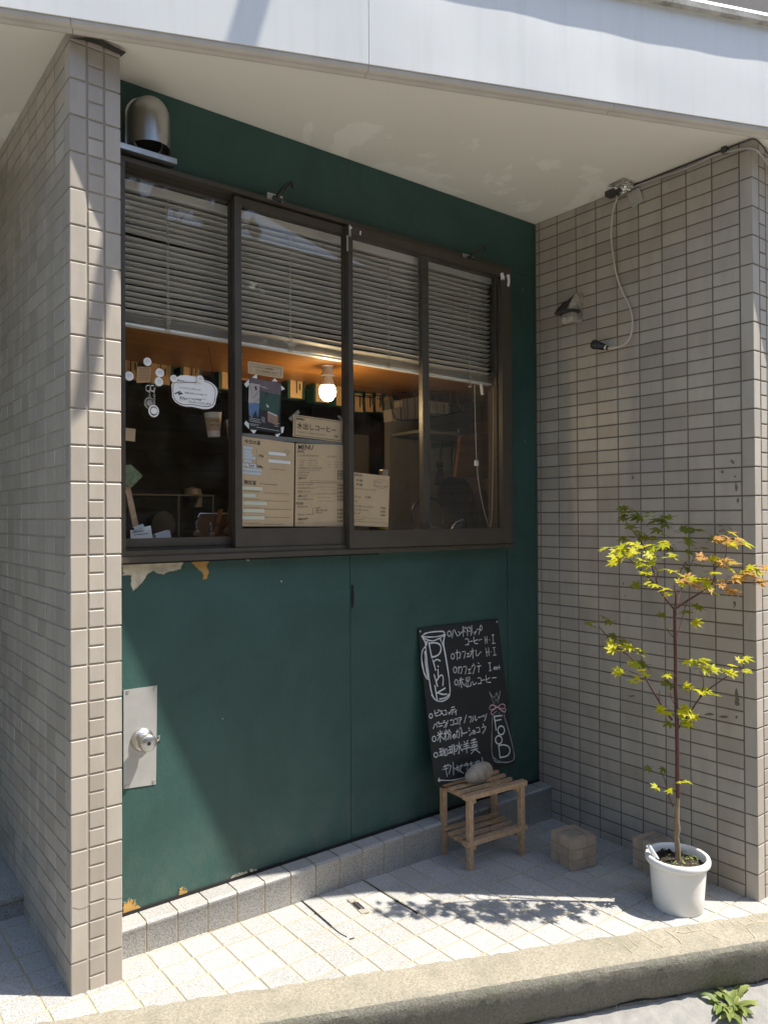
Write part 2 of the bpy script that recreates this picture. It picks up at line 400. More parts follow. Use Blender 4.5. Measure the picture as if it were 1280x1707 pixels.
# lime-bloom cracks: traced on kerb top and kerb face
mb = MB()
def ktop(u, v): return pxp(u, v, Vector((0, kerby(0), fz(0, kerby(0))+.0050)), Vector((.0305, -.012, 1)))
def kface(u, v): return pxp(u, v, Vector((0, kerby(0), fz(0, kerby(0)))) + KN*.136 + Vector((0, 0, -.03)), (KN + Vector((0, 0, -.30))).normalized())
Z5 = lambda x, y: (1000+x/4.571, 1480+y/4.571)
for L in [[(215,380),(250,420),(310,460)],[(160,420),(215,470),(245,495)],[(330,365),(400,410),(485,455)],[(500,330),(555,365),(600,400),(625,430)],[(555,365),(590,335),(585,320)],[(740,295),(800,340),(905,388)],[(590,340),(650,350),(740,325),(790,330)],[(1045,260),(1110,295),(1150,345),(1190,378)],[(1110,290),(1200,265),(1280,270)],[(0,400),(60,425),(95,445)],[(660,300),(700,330)],[(850,270),(890,300)],[(1130,235),(1180,262)],[(920,275),(945,295)],[(1000,262),(1030,285)],[(1200,215),(1240,245)]]:
    P = [ktop(*Z5(*q)) for q in L]
    mb.ribbon(P, .0024, (0, 0, 1), .0012)
fn = (KN + Vector((0, 0, -.30))).normalized()
for L in [[(405,655),(435,650),(470,635),(510,630),(565,625),(625,615)],[(432,660),(432,720),(450,780),(452,815)],[(515,635),(522,700),(530,745)],[(625,615),(630,655)],[(562,590),(563,625)],[(335,685),(320,740),(318,790)],[(995,525),(998,575)],[(1005,530),(1040,545),(1060,525),(1120,545),(1170,530)],[(1050,535),(1050,600)],[(1180,540),(1190,600),(1190,660),(1203,740)],[(1225,450),(1240,490),(1210,520)],[(110,870),(115,940)],[(230,680),(232,715)]]:
    mb.ribbon([kface(*Z5(q[0]+random.uniform(-9, 9), q[1]+random.uniform(-7, 7))) for q in L], .0022, fn, .0045, 1)
nk_ = sum(len(f) > 0 for f in mb.f)
struct('kerb_lime_cracks', mb, [M_efflo, M_efflo2])

def tile(mb, o, u, v, w_, h_, nrm, d=.0027, b=.0018, mi=0, tilt=.004):
    """one bevelled tile standing d above its grout bed; o = lower-left of the cell on the tile face plane"""
    if w_ <= .006 or h_ <= .006: return
    o = Vector(o); t1 = random.gauss(0, tilt)*w_*.5; t2 = random.gauss(0, tilt)*h_*.5
    A = [o, o+u*w_, o+u*w_+v*h_, o+v*h_]
    I = [o+u*b+v*b, o+u*(w_-b)+v*b, o+u*(w_-b)+v*(h_-b), o+u*b+v*(h_-b)]
    sg = [(-1, -1), (1, -1), (1, 1), (-1, 1)]
    mx = min(.0006, d*.2)
    I = [p + nrm*max(-mx, min(mx, a*t1+c*t2)) for p, (a, c) in zip(I, sg)]
    mb.add([p-nrm*d for p in A] + [p-nrm*b*.6 for p in A] + I,
           [(0, 1, 5, 4), (1, 2, 6, 5), (2, 3, 7, 6), (3, 0, 4, 7), (4, 5, 9, 8), (5, 6, 10, 9), (6, 7, 11, 10), (7, 4, 8, 11), (8, 9, 10, 11)], mi)

# floor paving: 100 mm granite tiles on a sandy joint bed (tilted sheet)
mb = MB(); g = MB(); fu = Vector((1, 0, -.0305)).normalized(); fv = Vector((0, 1, .012)).normalized(); fnrm = fu.cross(fv)
J = .0055
for i in range(-30, 32):
    for j in range(-22, 14):
        x0 = -1.5021+.0989*i+.0024*-j; y0 = -.1678+.0962*j+.0015*i
        cx, cy = x0+.05, y0+.05
        if kerby(x0)-y0 > .122 or cx < -4.1 or cx > 1.3: continue
        if cy > .05 and cx > -2.0: continue
        tile(mb, (x0+J/2, y0+J/2, fz(x0+J/2, y0+J/2)), fu, fv, .0989-J, .0962-J, fnrm, .003, .002, tilt=.006)
fl = [(-4.2, kerby(-4.2)-.03), (1.4, kerby(1.4)-.03), (1.4, 1.2), (-4.2, 1.2)]
g.add([(x, y, fz(x, y)-.0022) for x, y in fl], [(0, 1, 2, 3)])
g.add(mb.v, mb.f); g.m = [0] + [1]*len(mb.f)
struct('floor_paving', g, [M_fgrout, M_floor], ang=14)

# ---------------------------------------------------------------- tiled walls
X, Y, Zv = Vector((1, 0, 0)), Vector((0, 1, 0)), Vector((0, 0, 1))
CE = 2.633
def tile_rows(mb, o2, u, nrm, w_, z0, pitch, zb, zt, j=.005):
    k = math.floor((zb-z0)/pitch)
    while True:
        a = z0+k*pitch; b = a+pitch; k += 1
        if a >= zt: break
        lo = max(a+j/2, zb); hi = min(b-j/2, zt)
        if hi-lo > .008: tile(mb, (o2[0], o2[1], lo), u, Zv, w_, hi-lo, nrm)

J = .005
twr = thing('tiled_wall', 'beige tiled wall on the right, chipped, behind the potted maple', 'wall', (.07, -.5, 0))
b = MB()
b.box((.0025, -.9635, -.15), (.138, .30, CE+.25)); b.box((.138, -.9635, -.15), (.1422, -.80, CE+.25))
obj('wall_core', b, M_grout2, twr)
t = MB(); nx = -X; ub = -Y
tile_rows(t, (0, -.001), ub, nx, .019-J/2, 0, .05, -.02, CE-.002)
for k in range(9): tile_rows(t, (0, -.02-.1*k-J/2), ub, nx, .1-J, 0, .05, -.02, CE-.002)
tile_rows(t, (0, -.92-J/2), ub, nx, .0460-J/2, 0, .1, -.02, CE-.002)
obj('side_tiles', t, M_tile, twr, ang=14)
t = MB()
for c_ in range(3):
    tile_rows(t, (.0005+.0475*c_+(J/2 if c_ else 0), -.966), X, -Y, .0475-(J if c_ == 1 else J/2), 0, .05 if c_ == 1 else .1, -.02, CE-.002)
obj('front_tiles', t, M_tile, twr, ang=14)
c = MB()
ZB = lambda x, y: (860+x/3.048, 760+y/3.048)
for cx_, cy_, rx_, ry_ in [(592,110,8,12),(1047,80,9,12),(1100,30,12,14),(1112,105,7,7),(1118,160,10,26),(1125,225,6,18),(545,650,6,7),(553,712,5,4),(1110,748,8,22),(770,1506/3.2,4,3),(1105,1150/1.5,5,8)]:
    P = [px(*ZB(cx_+rx_*math.cos(a)*random.uniform(.35, 1.1), cy_+ry_*math.sin(a)*random.uniform(.35, 1.1)), 0, -.0009) for a in [q*.7 for q in range(9)]]
    c.prism(P, (.0006, 0, 0))
ZC = lambda x, y: (960+x/4, 820+y/4)
for cx_, cy_, rx_, ry_ in [(1075,1400,22,30),(1070,1350,12,45),(890,1485,42,12),(990,1500,45,10),(1072,1505,12,14),(375,1363,36,8),(1078,60,8,22)]:
    P = [px(*ZC(cx_+rx_*math.cos(a)*random.uniform(.4, 1.1), cy_+ry_*math.sin(a)*random.uniform(.4, 1.1)), 0, -.0009) for a in [q*.7 for q in range(9)]]
    c.prism(P, (.0006, 0, 0))
obj('chipped_spots', c, M_chip, twr)

XL, YL, WL, ZL = -2.0293, -.1601, .1343, .0666-.0973*2
PT = .0973
twl = thing('tiled_wall', 'beige tiled wall end on the left with its front face in sunlight', 'wall', (-1.945, .3, 0))
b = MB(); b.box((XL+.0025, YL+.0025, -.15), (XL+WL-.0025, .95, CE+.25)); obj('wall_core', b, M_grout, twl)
t = MB()
tile_rows(t, (XL, YL+.0475), -Y, -X, .0470-J/2, ZL, PT, 0, CE-.002)
for k in range(10): tile_rows(t, (XL, YL+.0475+.0973*(k+1)-J/2), -Y, -X, .0973-J, ZL, PT/2, 0, CE-.002)
obj('side_tiles', t, M_tile, twl, ang=14)
t = MB(); cw = WL/3
for c_ in range(3):
    tile_rows(t, (XL+.0005+cw*c_+(J/2 if c_ else 0), YL), X, -Y, cw-(J if c_ == 1 else J/2+.0005), ZL, PT/2 if c_ == 1 else PT, 0, CE-.002)
obj('front_tiles', t, M_tile, twl, ang=14)
t = MB(); tile_rows(t, (XL+WL, YL+.001), Y, X, .046, ZL, PT, 0, CE-.002); tile_rows(t, (XL+WL, YL+.05), Y, X, .05, ZL, PT/2, 0, CE-.002)
obj('inner_tiles', t, M_tile, twl, ang=14)
t = MB()
for L in [[(121,1514),(135,1517),(147,1511)],[(180,1499),(192,1500),(206,1497)]]:
    t.ribbon([px(u, v, 1, YL) for u, v in L], .0012, -Y, .0004)
obj('hairline_crack', t, M_chip, twl)
t = MB(); t.prism([px(u, v, 1, YL-.002) for u, v in [(118,62),(152,62),(172,66),(190,76),(210,86),(203,91),(186,84),(165,74),(140,66)]], (0, .01, 0))
obj('loose_flashing', t, M_grime, twl)

# ---------------------------------------------------------------- green wall with plinth
WX0, WX1 = -1.875, -.004
FX0, FX1, FZ0, FZ1 = -1.855, -.195, 1.206, 2.392       # window opening
gw = thing('green_wall', 'dark green painted shop wall with peeling paint under the window', 'wall', (-.94, 0, .165))
b = MB(); b.box((WX0, .02, .10), (0, .045, FZ0)); b.box((WX0, .02, FZ1), (0, .045, CE)); b.box((FX1, .02, FZ0), (0, .045, FZ1)); b.box((WX0, .02, FZ0), (FX0, .045, FZ1))
obj('backing_board', b, M_dark, gw)
def panel(name, x0, x1, z0, z1, y=0.0, seg=14):
    m = MB(); m.box((x0, y, z0), (x1, .019, z1)); return obj(name, m, M_green, gw, bevel=.0012, seg=1)
SX = -1.0165
panel('upper_panel', WX0, WX1, FZ1, CE-.001, .001)
panel('side_panel', FX1+.0035, WX1, .1745, FZ1-.0015, .0015)
pl = panel('lower_panel', WX0, SX-.0024, .1745, FZ0-.001, -.001)
pr = panel('lower_panel', SX+.0010, FX1, .1745, FZ0-.001, .001)
b = MB(); b.box((WX0, -.006, .163), (WX1, .019, .174)); obj('base_shadow_gap', b, M_dark, gw)  # solid dark strip standing for the shadow gap under the panels
b = MB(); b.prism([px(u, v, 1, -.0012) for u, v in [(586,976),(588.5,975),(590,990),(589.5,1008),(587,1016),(585.5,1000)]], (0, -.0012, 0))
b.ribbon([px(u, v, 1, 0) for u, v in [(853,925),(855,945),(852,960),(854,985),(852,1010)]], .0010, -Y, .0008)
obj('seam_gap', b, M_dark, gw)
def peel(zoom, polys, m, name='peeled_patch'):
    mm = MB()
    for P in polys: mm.prism([px(*zoom(*q), 1, -.0022) for q in P], (0, .0012, 0))
    oo = obj(name, mm, m, pl, sm=False); fl_ = MB()
    for P in polys:
        W_ = [px(*zoom(*q), 1, -.0012) for q in P]; cen = sum(W_, Vector())/len(W_)
        for a_, b_ in zip(W_, W_[1:]+W_[:1]):
            if (b_-a_).length < .002 or random.random() < .35: continue
            m_ = (a_+b_)/2; o_ = (m_-cen); o_.y = 0
            if o_.length < 1e-5: continue
            o_.normalize(); t_ = m_ - o_*random.uniform(.0, .004) + Vector((0, -random.uniform(.0015, .0055), 0)); ba = a_+o_*.003; bb = b_+o_*.003
            fl_.add([ba, bb, t_+(b_-a_)*.25, t_-(b_-a_)*.25], [(0, 1, 2, 3)])
    if fl_.v: obj('curled_paint_edge', fl_, M_green, pl, sm=False)
    return oo
Z7 = lambda x, y: (200+x/3.2, 920+y/3.2)
def rough(P, a=2.2):
    out = []
    for p, q in zip(P, P[1:]+P[:1]):
        out.append(p); L = math.hypot(q[0]-p[0], q[1]-p[1]); k = int(L/9)
        for i in range(1, k): out.append((p[0]+(q[0]-p[0])*i/k+random.uniform(-a, a), p[1]+(q[1]-p[1])*i/k+random.uniform(-a, a)))
    return out
peel(Z7, [rough([(14,55),(14,127),(50,125),(62,150),(58,170),(70,210),(95,190),(125,155),(150,115),(178,100),(200,115),(235,122),(255,108),(300,100),(325,90),(345,50)]),
          rough([(565,44),(605,38),(600,45),(570,48)], .6), rough([(670,40),(720,33),(700,42),(685,50)], .6), [(857,152),(866,155),(862,165)], [(630,40),(650,38),(645,44)]], M_cream)
peel(Z7, [rough([(378,50),(400,80),(440,110),(443,148),(465,145),(475,110),(462,80),(480,45)])], M_ochre)
Z6 = lambda x, y: (180+x/2.8125, 1100+y/2.8125)
peel(Z6, [rough([(70,1140),(100,1122),(128,1130),(130,1145),(165,1168),(70,1195)]), rough([(328,1108),(335,1075),(350,1065),(372,1078),(370,1098),(340,1112)], 1.5)], M_ochre)
peel(Z6, [rough([(565,1040),(590,1010),(650,990),(662,1010),(620,1025)], 1.5), rough([(668,1006),(666,982),(700,985),(695,998)], 1.5), rough([(715,988),(760,972),(757,982),(722,994)], 1.5), [(800,967),(823,945),(820,960)], rough([(232,360),(246,357),(241,385),(230,385)], 1.5)], M_cream)

b = MB(); g = MB()          # plinth: row of granite tiles with rounded top
g.box((-1.874, -.0685, -.05), (-.002, .03, .1615)); 
pj = [-1.895, -1.795, -1.70, -1.604, -1.506, -1.408, -1.312, -1.215, -1.119, -1.022, -.925, -.83, -.733, -.637, -.54, -.444, -.348, -.25, -.153, -.057, 0]
for a, c_ in zip(pj, pj[1:]):
    a = max(a+.0025, -1.873); c_ = min(c_-.0025, -.003)
    if c_-a < .01: continue
    P = [(-.070, .0), (-.0705, .146), (-.0735, .150), (-.0735, .158), (-.066, .1645), (.0, .1650), (.0, .150), (-.06, .13), (-.06, .0)]
    n = len(P); vs = [(a, y, z) for y, z in P] + [(c_, y, z) for y, z in P]
    b.add(vs, [tuple(range(n-1, -1, -1)), tuple(range(n, 2*n))] + [(i, (i+1) % n, (i+1) % n+n, i+n) for i in range(n)], 1)
g.add(b.v, b.f, 1)
obj('plinth', g, [M_fgrout, M_plinth], gw, ang=40)

# ---------------------------------------------------------------- canopy: soffit, fascia, lip, coping
cn = thing('shop_canopy', 'white metal fascia with a cream flaking soffit over the recess', 'canopy', (-1.2, -.5, CE))
LD = Vector((1, LS, 0)).normalized(); LN = Vector((LS, -1, 0)).normalized()
LP = lambda x, off, z: Vector((x, lipy(x), z)) + LN*off
b = MB(); b.prism([LP(-6, 0, CE), LP(3, 0, CE), Vector((3, 2.5, CE)), Vector((-6, 2.5, CE))], (0, 0, .03)); obj('soffit', b, M_ceil, cn)
b = MB(); P = [(-.004, CE+.02), (-.004, 2.616), (.004, 2.610), (.012, 2.610), (.015, 2.614), (.034, 2.612), (.037, 2.606), (.050, 2.607), (.0535, 2.613), (.0535, 2.622), (.044, 2.630), (.040, CE+.02)]
n = len(P); xs = [-6, -2.02, -1.29, -.56, .17, 3]; xf = [-6, -1.29, 3]
for i in range(5):
    b.add([LP(xs[i]+.0006, o_, z) for o_, z in P] + [LP(xs[i+1]-.0006, o_, z) for o_, z in P], [tuple(range(n)), tuple(range(2*n-1, n-1, -1))] + [(i_, i_+n, (i_+1) % n+n, (i_+1) % n) for i_ in range(n)])
obj('lip', b, M_lip, cn, ang=60)
for i in range(2):
    b = MB(); a, c_ = xf[i]+.0007, xf[i+1]-.0007; K = 8; v = []
    b.obox(LP(a, .045, 2.6225), (LP(c_, .045, 2.6225)-LP(a, .045, 2.6225)), LN*.012, (0, 0, .3495)); obj('fascia_panel', b, M_fascia, cn)
b = MB(); b.obox(LP(-6, .02, 2.62), LP(3, .02, 2.62)-LP(-6, .02, 2.62), LN*.0155, (0, 0, .34)); obj('fascia_backing', b, M_dark, cn)
b = MB()
K = 120
for i in range(K):
    x0, x1 = -6+9*i/K, -6+9*(i+1)/K
    o0 = .0775+.0014*math.sin(i*.35)+.0006*math.sin(i*1.7); o1 = .0775+.0014*math.sin((i+1)*.35)+.0006*math.sin((i+1)*1.7)
    A = [LP(x0, 0, 2.957), LP(x0, o0, 2.957), LP(x0, o0, 2.976), LP(x0, 0, 2.976)]; B = [LP(x1, 0, 2.957), LP(x1, o1, 2.957), LP(x1, o1, 2.976), LP(x1, 0, 2.976)]
    b.add(A+B, [(0, 4, 5, 1), (1, 5, 6, 2), (2, 6, 7, 3)])
obj('coping', b, M_coping, cn)
b = MB(); b.prism([LP(-6, .066, 2.977), LP(-6, .044, 3.012), LP(-6, -.4, 3.03), LP(-6, -.4, 2.977)], LP(3, 0, 0)-LP(-6, 0, 0)); obj('white_flashing', b, M_white, cn)
b = MB(); b.obox(LP(-6, -.45, 2.99), LP(3, -.45, 2.99)-LP(-6, -.45, 2.99), LN*.05, (0, 0, 3.4))
up = obj('upper_wall', b, M_upper); tag(up, 'grey brown upper storey wall above the white canopy', 'wall')
b = MB(); b.tube([Vector((-1.66, -.17, 3.6)), Vector((-1.0, -.942, 3.6))], .019, 12)  # unseen pole, added to cast the slanting band on fascia and left wall
fp = obj('shadow_pole', b, M_alum); tag(fp, 'unseen slim metal pole above the canopy, added for its shadow band', 'pole')

# ---------------------------------------------------------------- neighbour recess on the left
b = MB(); b.box((-4.2, .80, .0), (XL+.004, .83, CE)); o = obj('neighbour_wall', b, M_green); tag(o, 'green wall of the next recess past the left tiled wall', 'wall')
b = MB(); b.box((-4.2, .352, -.05), (XL+.0005, .80, .142)); b.box((-4.2, .345, .142), (XL+.0005, .80, .155)); o = obj('neighbour_step', b, M_plinth); tag(o, 'shaded grey step in the next recess at the left', 'step')

# ---------------------------------------------------------------- sliding window
win = thing('sliding_window', 'dark bronze four-pane sliding window with menus behind its glass', 'window', ((FX0+FX1)/2, 0, FZ0))
b = MB()
b.box((FX0, -.034, 2.378), (FX1, .075, FZ1)); b.box((FX0, -.034, FZ0), (FX1, .075, 1.222))
b.box((FX0, -.034, 1.2225), (FX0+.016, .075, 2.3775)); b.box((FX1-.018, -.034, 1.2225), (FX1, .075, 2.3775))
b.box((FX0+.0165, .033, 1.2225), (FX1-.0185, .074, 1.240)); b.box((FX0+.0165, -.0015, 1.2225), (FX1-.0185, .0015, 1.244)); b.box((FX0+.0165, -.0315, 1.2225), (FX1-.0185, -.0285, 1.236))
b.box((FX0+.0165, -.0015, 2.366), (FX1-.0185, .0015, 2.3775)); b.box((FX0+.0165, .033, 2.366), (FX1-.0185, .074, 2.3775))
b.box((FX0-.004, -.040, FZ0-.004), (FX1+.002, -.0345, 1.219))
obj('outer_frame', b, M_frame, win, bevel=.0012, seg=1)
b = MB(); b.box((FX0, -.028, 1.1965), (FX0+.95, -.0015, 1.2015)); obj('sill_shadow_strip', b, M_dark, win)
def sash(x0, x1, yc, z0, z1, st0, st1, bot, top, midx=()):
    b = MB(); y0, y1 = yc-.011, yc+.011
    b.box((x0, y0, z0), (x0+st0, y1, z1)); b.box((x1-st1, y0, z0), (x1, y1, z1))
    b.box((x0+st0+.0002, y0+.001, z0), (x1-st1-.0002, y1-.001, z0+bot)); b.box((x0+st0+.0002, y0+.001, z1-top), (x1-st1-.0002, y1-.001, z1))
    s = obj('sash', b, M_frame, win, bevel=.0014, seg=1)
    g = MB(); g.box((x0+st0-.004, yc-.002, z0+bot-.004), (x1-st1+.004, yc+.002, z1-top+.004)); obj('glass_pane', g, M_glass, s)
    return s
s1 = sash(-1.838, -1.462, .016, 1.246, 2.370, .008, .020, .026, .012)
s2 = sash(-1.484, -1.040, -.016, 1.2375, 2.370, .024, .014, .060, .027)
s4 = sash(-.662, -.2155, .016, 1.246, 2.370, .034, .030, .040, .022)
s3 = sash(-1.054, -.2180, -.041, 1.2225, 2.370, .019, .055, .062, .033)
for u, v, dx, dz in [(583,384,.004,.020),(579,405,.003,.028)]:
    b = MB(); p = px(u, v, 1, -.0532); b.box((p.x-dx, p.y-.001, p.z-dz), (p.x+dx, p.y+.001, p.z+dz)); obj('catch_plate', b, M_alum, s3, bevel=.0005, seg=1)
for P in [[(834,455),(838,454),(841,462),(840,467),(838,464),(835,467)], [(844,458),(849,457),(850,470),(848,478),(845,476),(846,468)], [(581,379),(585,377),(587,380),(583,382)], [(600,384),(602,385),(601,392),(599,390)]]:
    b = MB(); b.prism([px(u, v, 1, -.0535) for u, v in P], (0, -.001, 0)); obj('torn_tape', b, M_paper, s3)
for u, v in [(457, 329), (779, 429)]:
    p = px(u, v, 1, -.036); br = thing('awning_bracket', ('awning hook bracket on the frame above the second pane' if u < 600 else 'awning hook bracket on the frame above the rightmost pane'), 'bracket', p, 'hook brackets on the window head')
    b = MB(); b.box((p.x-.028, p.y-.0035, p.z-.010), (p.x+.030, p.y, p.z+.011)); obj('plate', b, M_alum, br, bevel=.0008, seg=1)
    b = MB(); q = p + Vector((.004, -.004, -.004)); b.tube([q, q+Vector((.003, -.02, .012)), q+Vector((.012, -.055, .032)), q+Vector((.022, -.066, .038)), q+Vector((.026, -.064, .020))], [.007, .007, .0065, .006, .005], 8)
    b.tube([q+Vector((-.013, -.006, .0)), q+Vector((.018, -.006, -.004))], .007, 8); obj('hook', b, M_black, br)

# ---------------------------------------------------------------- venetian blind
bl = thing('venetian_blind', 'grey beige venetian blind half lowered behind the window glass', 'blind', (-1.0, .06, 2.36))
BX0, BX1, BY = -1.838, -.232, .062
b = MB(); b.box((BX0, BY-.016, 2.335), (BX1, BY+.016, 2.362)); obj('head_rail', b, M_slat, bl, bevel=.002, seg=1)
b = MB(); zt, zb, ns = 2.318, 1.965, 19
def bottom(x): return -.022*(x-BX0)/(BX1-BX0)
def slat(b, z, tl, dip=0, wd=.0135):
    K = 24; vs = []; rows = [(-1, -.15), (-.33, .06), (.33, .06), (1, -.15)]
    for i in range(K+1):
        x = BX0+.004+(BX1-BX0-.008)*i/K; fr = (2.306-z)/(2.306-1.93); zz = z + bottom(x)*fr + (dip*max(0, 1-i/5.0) if dip else 0) + .0012*math.sin(i*.9+z*70)
        for s_, c_ in rows:
            a = s_*wd; vs.append((x, BY + a*math.cos(tl) - c_*wd*math.sin(tl)*.6, zz + a*math.sin(tl) + c_*wd*math.cos(tl)*.6))
    b.add(vs, [(i*4+j, i*4+j+1, (i+1)*4+j+1, (i+1)*4+j) for i in range(K) for j in range(3)])
for i in range(ns+1):
    slat(b, zt-(zt-zb)*i/ns, rad(-13)+random.uniform(-.05, .05), dip=.010 if i == 6 else 0)
for i in range(6): slat(b, 1.953-.0042*i, rad(-4)+.02*i)
o = obj('slats', b, M_slat, bl)
md = o.modifiers.new('thickness', 'SOLIDIFY'); md.thickness = .0006
b = MB(); b.add([(BX0, BY-.013, 1.920), (BX1, BY-.013, 1.898), (BX1, BY+.013, 1.898), (BX0, BY+.013, 1.920), (BX0, BY-.013, 1.927), (BX1, BY-.013, 1.905), (BX1, BY+.013, 1.905), (BX0, BY+.013, 1.927)],
                [(0, 3, 2, 1), (4, 5, 6, 7), (0, 1, 5, 4), (1, 2, 6, 5), (2, 3, 7, 6), (3, 0, 4, 7)]); obj('bottom_rail', b, M_white, bl, bevel=.0015, seg=1)
for u, v in [(280, 545), (484, 580), (648, 607), (783, 640)]:
    p = px(u, v, 1, BY-.016); b = MB()
    for dx in (-.003, .003): b.tube([(p.x+dx, p.y, 2.33), (p.x+dx*.5, p.y, p.z+.05)], .0008, 5)
    L = [Vector((p.x+.010*math.sin(i*1.9)*(1-.0*i), p.y-.003+.003*math.cos(i*2.3), p.z+.045-.0019*i)) for i in range(30)]
    b.tube(L, .0009, 5); b.box((p.x-.008, p.y-.003, p.z-.014), (p.x+.007, p.y+.003, p.z-.009)); obj('ladder_cord', b, M_cord, bl)
b = MB(); L = [px(u, v, 1, BY-.018) for u, v in [(791,642),(792,700),(794,770),(798,810),(806,850),(814,876),(817,880),(820,865),(821,800),(822,720),(822,645)]]
b.tube(smooth(L, 2), .0013, 6); obj('pull_cord', b, M_cord, bl)
b = MB(); p = px(794, 772, 1, BY-.018); b.box((p.x-.008, p.y-.005, p.z-.011), (p.x+.008, p.y+.005, p.z+.011)); obj('cord_toggle', b, M_paper, bl, bevel=.002)
b = MB(); b.tube([px(802, 640, 1, BY-.01), px(804, 658, 1, BY-.01)], .0065, 8); obj('tilt_wand', b, M_paper, bl)

# ---------------------------------------------------------------- vent hood
vh = thing('vent_hood', 'stainless steel vent hood on the green wall above the window', 'vent', (-1.762, -.03, 2.46))
b = MB(); P = []
cx, r_ = -1.762, .068
for i in range(25): a = math.pi*i/24; P.append((cx+r_*math.cos(a), -.0005, 2.528+r_*math.sin(a)))
P += [(cx-r_, -.0005, 2.416), (cx+r_, -.0005, 2.416)]; b.prism(P, (0, -.010, 0)); obj('back_plate', b, M_steel, vh)
b = MB(); vs = []; K = 24; rings = []
def hood(th, ph):   # capsule: open bottom, vertical axis, flattened to the wall
    return (cx+.062*math.cos(th)*ph[0], -.011-.078*max(0, math.sin(th))*ph[0]**.8, ph[1])
lv = [(1, 2.436), (1, 2.48), (1, 2.525)] + [(math.cos(a), 2.525+.066*math.sin(a)) for a in [math.pi/2*k/9 for k in range(1, 10)]]
for j, (rr, zz) in enumerate(lv):
    for i in range(K+1):
        th = math.pi*i/K; x, y, z = hood(th, (rr, zz))
        if j == 0: z += .012*(1-math.sin(th))*0
        vs.append((x, y, z))
W_ = K+1
b.add(vs, [(j*W_+i, j*W_+i+1, (j+1)*W_+i+1, (j+1)*W_+i) for j in range(len(lv)-1) for i in range(K)])
o = obj('hood', b, M_steel, vh, ang=70); md = o.modifiers.new('thickness', 'SOLIDIFY'); md.thickness = .0015; md.offset = -1
b = MB(); b.tube([(cx+.044*math.cos(a), -.012-.03*math.sin(a)*.2, 2.470+.044*math.sin(a)) for a in [2*math.pi*k/24 for k in range(25)]], .003, 6); obj('duct_ring', b, M_alum, vh)
b = MB(); b.lathe([(.0001, 0), (.042, 0), (.042, .002)], (cx, -.0135, 2.470), (0, 1, 0), 24); obj('duct_mouth', b, M_dark, vh)
b = MB(); b.box((-1.868, -.056, 2.4005), (-1.690, -.001, 2.4025)); b.box((-1.868, -.0585, 2.4005), (-1.690, -.056, 2.4165)); b.box((-1.692, -.056, 2.4027), (-1.6895, -.001, 2.4165))
obj('drip_tray', b, M_steel, vh)

# ---------------------------------------------------------------- door knob plate
kp = thing('door_knob', 'round steel door knob with keyhole on a screwed metal plate', 'door knob', (-1.783, 0, .67))
b = MB(); Q = [px(u, v, 1, -.0035) for u, v in [(206,1151),(262,1143),(260,1308),(206,1316)]]; b.prism(Q, (0, .0022, 0)); obj('plate', b, mat('scuffed_aluminium_plate', (.44, .43, .41), .5, metal=.5, var=.15, vs=18, bump=.1, bs=120), kp)
for u, v in [(212.5,1154),(258,1147.5),(256,1303),(210.5,1312)]:
    b = MB(); b.lathe([(.0052, 0), (.0045, .002), (.0001, .0025)], px(u, v, 1, -.0036), (0, -1, 0), 12); obj('screw', b, M_steel, kp)
kc = px(237, 1233, 1, -.0036)
b = MB(); b.lathe([(.034, 0), (.034, .004), (.030, .010), (.018, .014), (.0165, .020), (.020, .024), (.0245, .030), (.0255, .042), (.0245, .052), (.022, .055), (.0001, .0555)], kc, (0, -1, 0), 40); obj('knob', b, M_steel, kp, ang=50)
b = MB(); b.lathe([(.0058, 0), (.0055, .001), (.0001, .0012)], kc+Vector((0, -.0556, 0)), (0, -1, 0), 16); b.box((kc.x-.001, kc.y-.0572, kc.z-.0045), (kc.x+.001, kc.y-.0569, kc.z+.0045)); obj('keyhole', b, M_dark, kp)

# ---------------------------------------------------------------- chalkboard
BV = Vector((0, .092, .582)).normalized(); BN = X.cross(BV)      # faces the street
BO = Vector((-.700, -.098, .318)) ; BW, BH = .440, .592
cb = thing('chalkboard', 'black chalkboard with handwritten drink and food menu leaning on the green wall', 'sign', BO)
b = MB(); b.obox(BO, X*BW, -BN*.005, BV*BH); obj('board', b, M_chalkb, cb, bevel=.0008, seg=1)
b = MB(); p = BO+BV*(BH-.012)+X*.008; b.lathe([(.004, 0), (.0036, .0015), (.0001, .002)], p, BN, 10); obj('corner_pin', b, M_porc, cb); b = MB(); p2 = BO+BV*(BH-.012)+X*(BW-.008); b.lathe([(.004, 0), (.0036, .0015), (.0001, .002)], p2, BN, 10); obj('corner_pin', b, M_porc, cb)
ZA = lambda x, y: (690+x/8, 1030+y/8)
ZD = lambda x, y: (700+x/7.529, 1150+y/7.529)
def ell(cx, cy, rx, ry, k=16, a0=0): return [(cx+rx*math.cos(a0+2*math.pi*i/k), cy+ry*math.sin(a0+2*math.pi*i/k)) for i in range(k+1)]
A_ = []   # (strokes in enlarged photo units of the upper half)
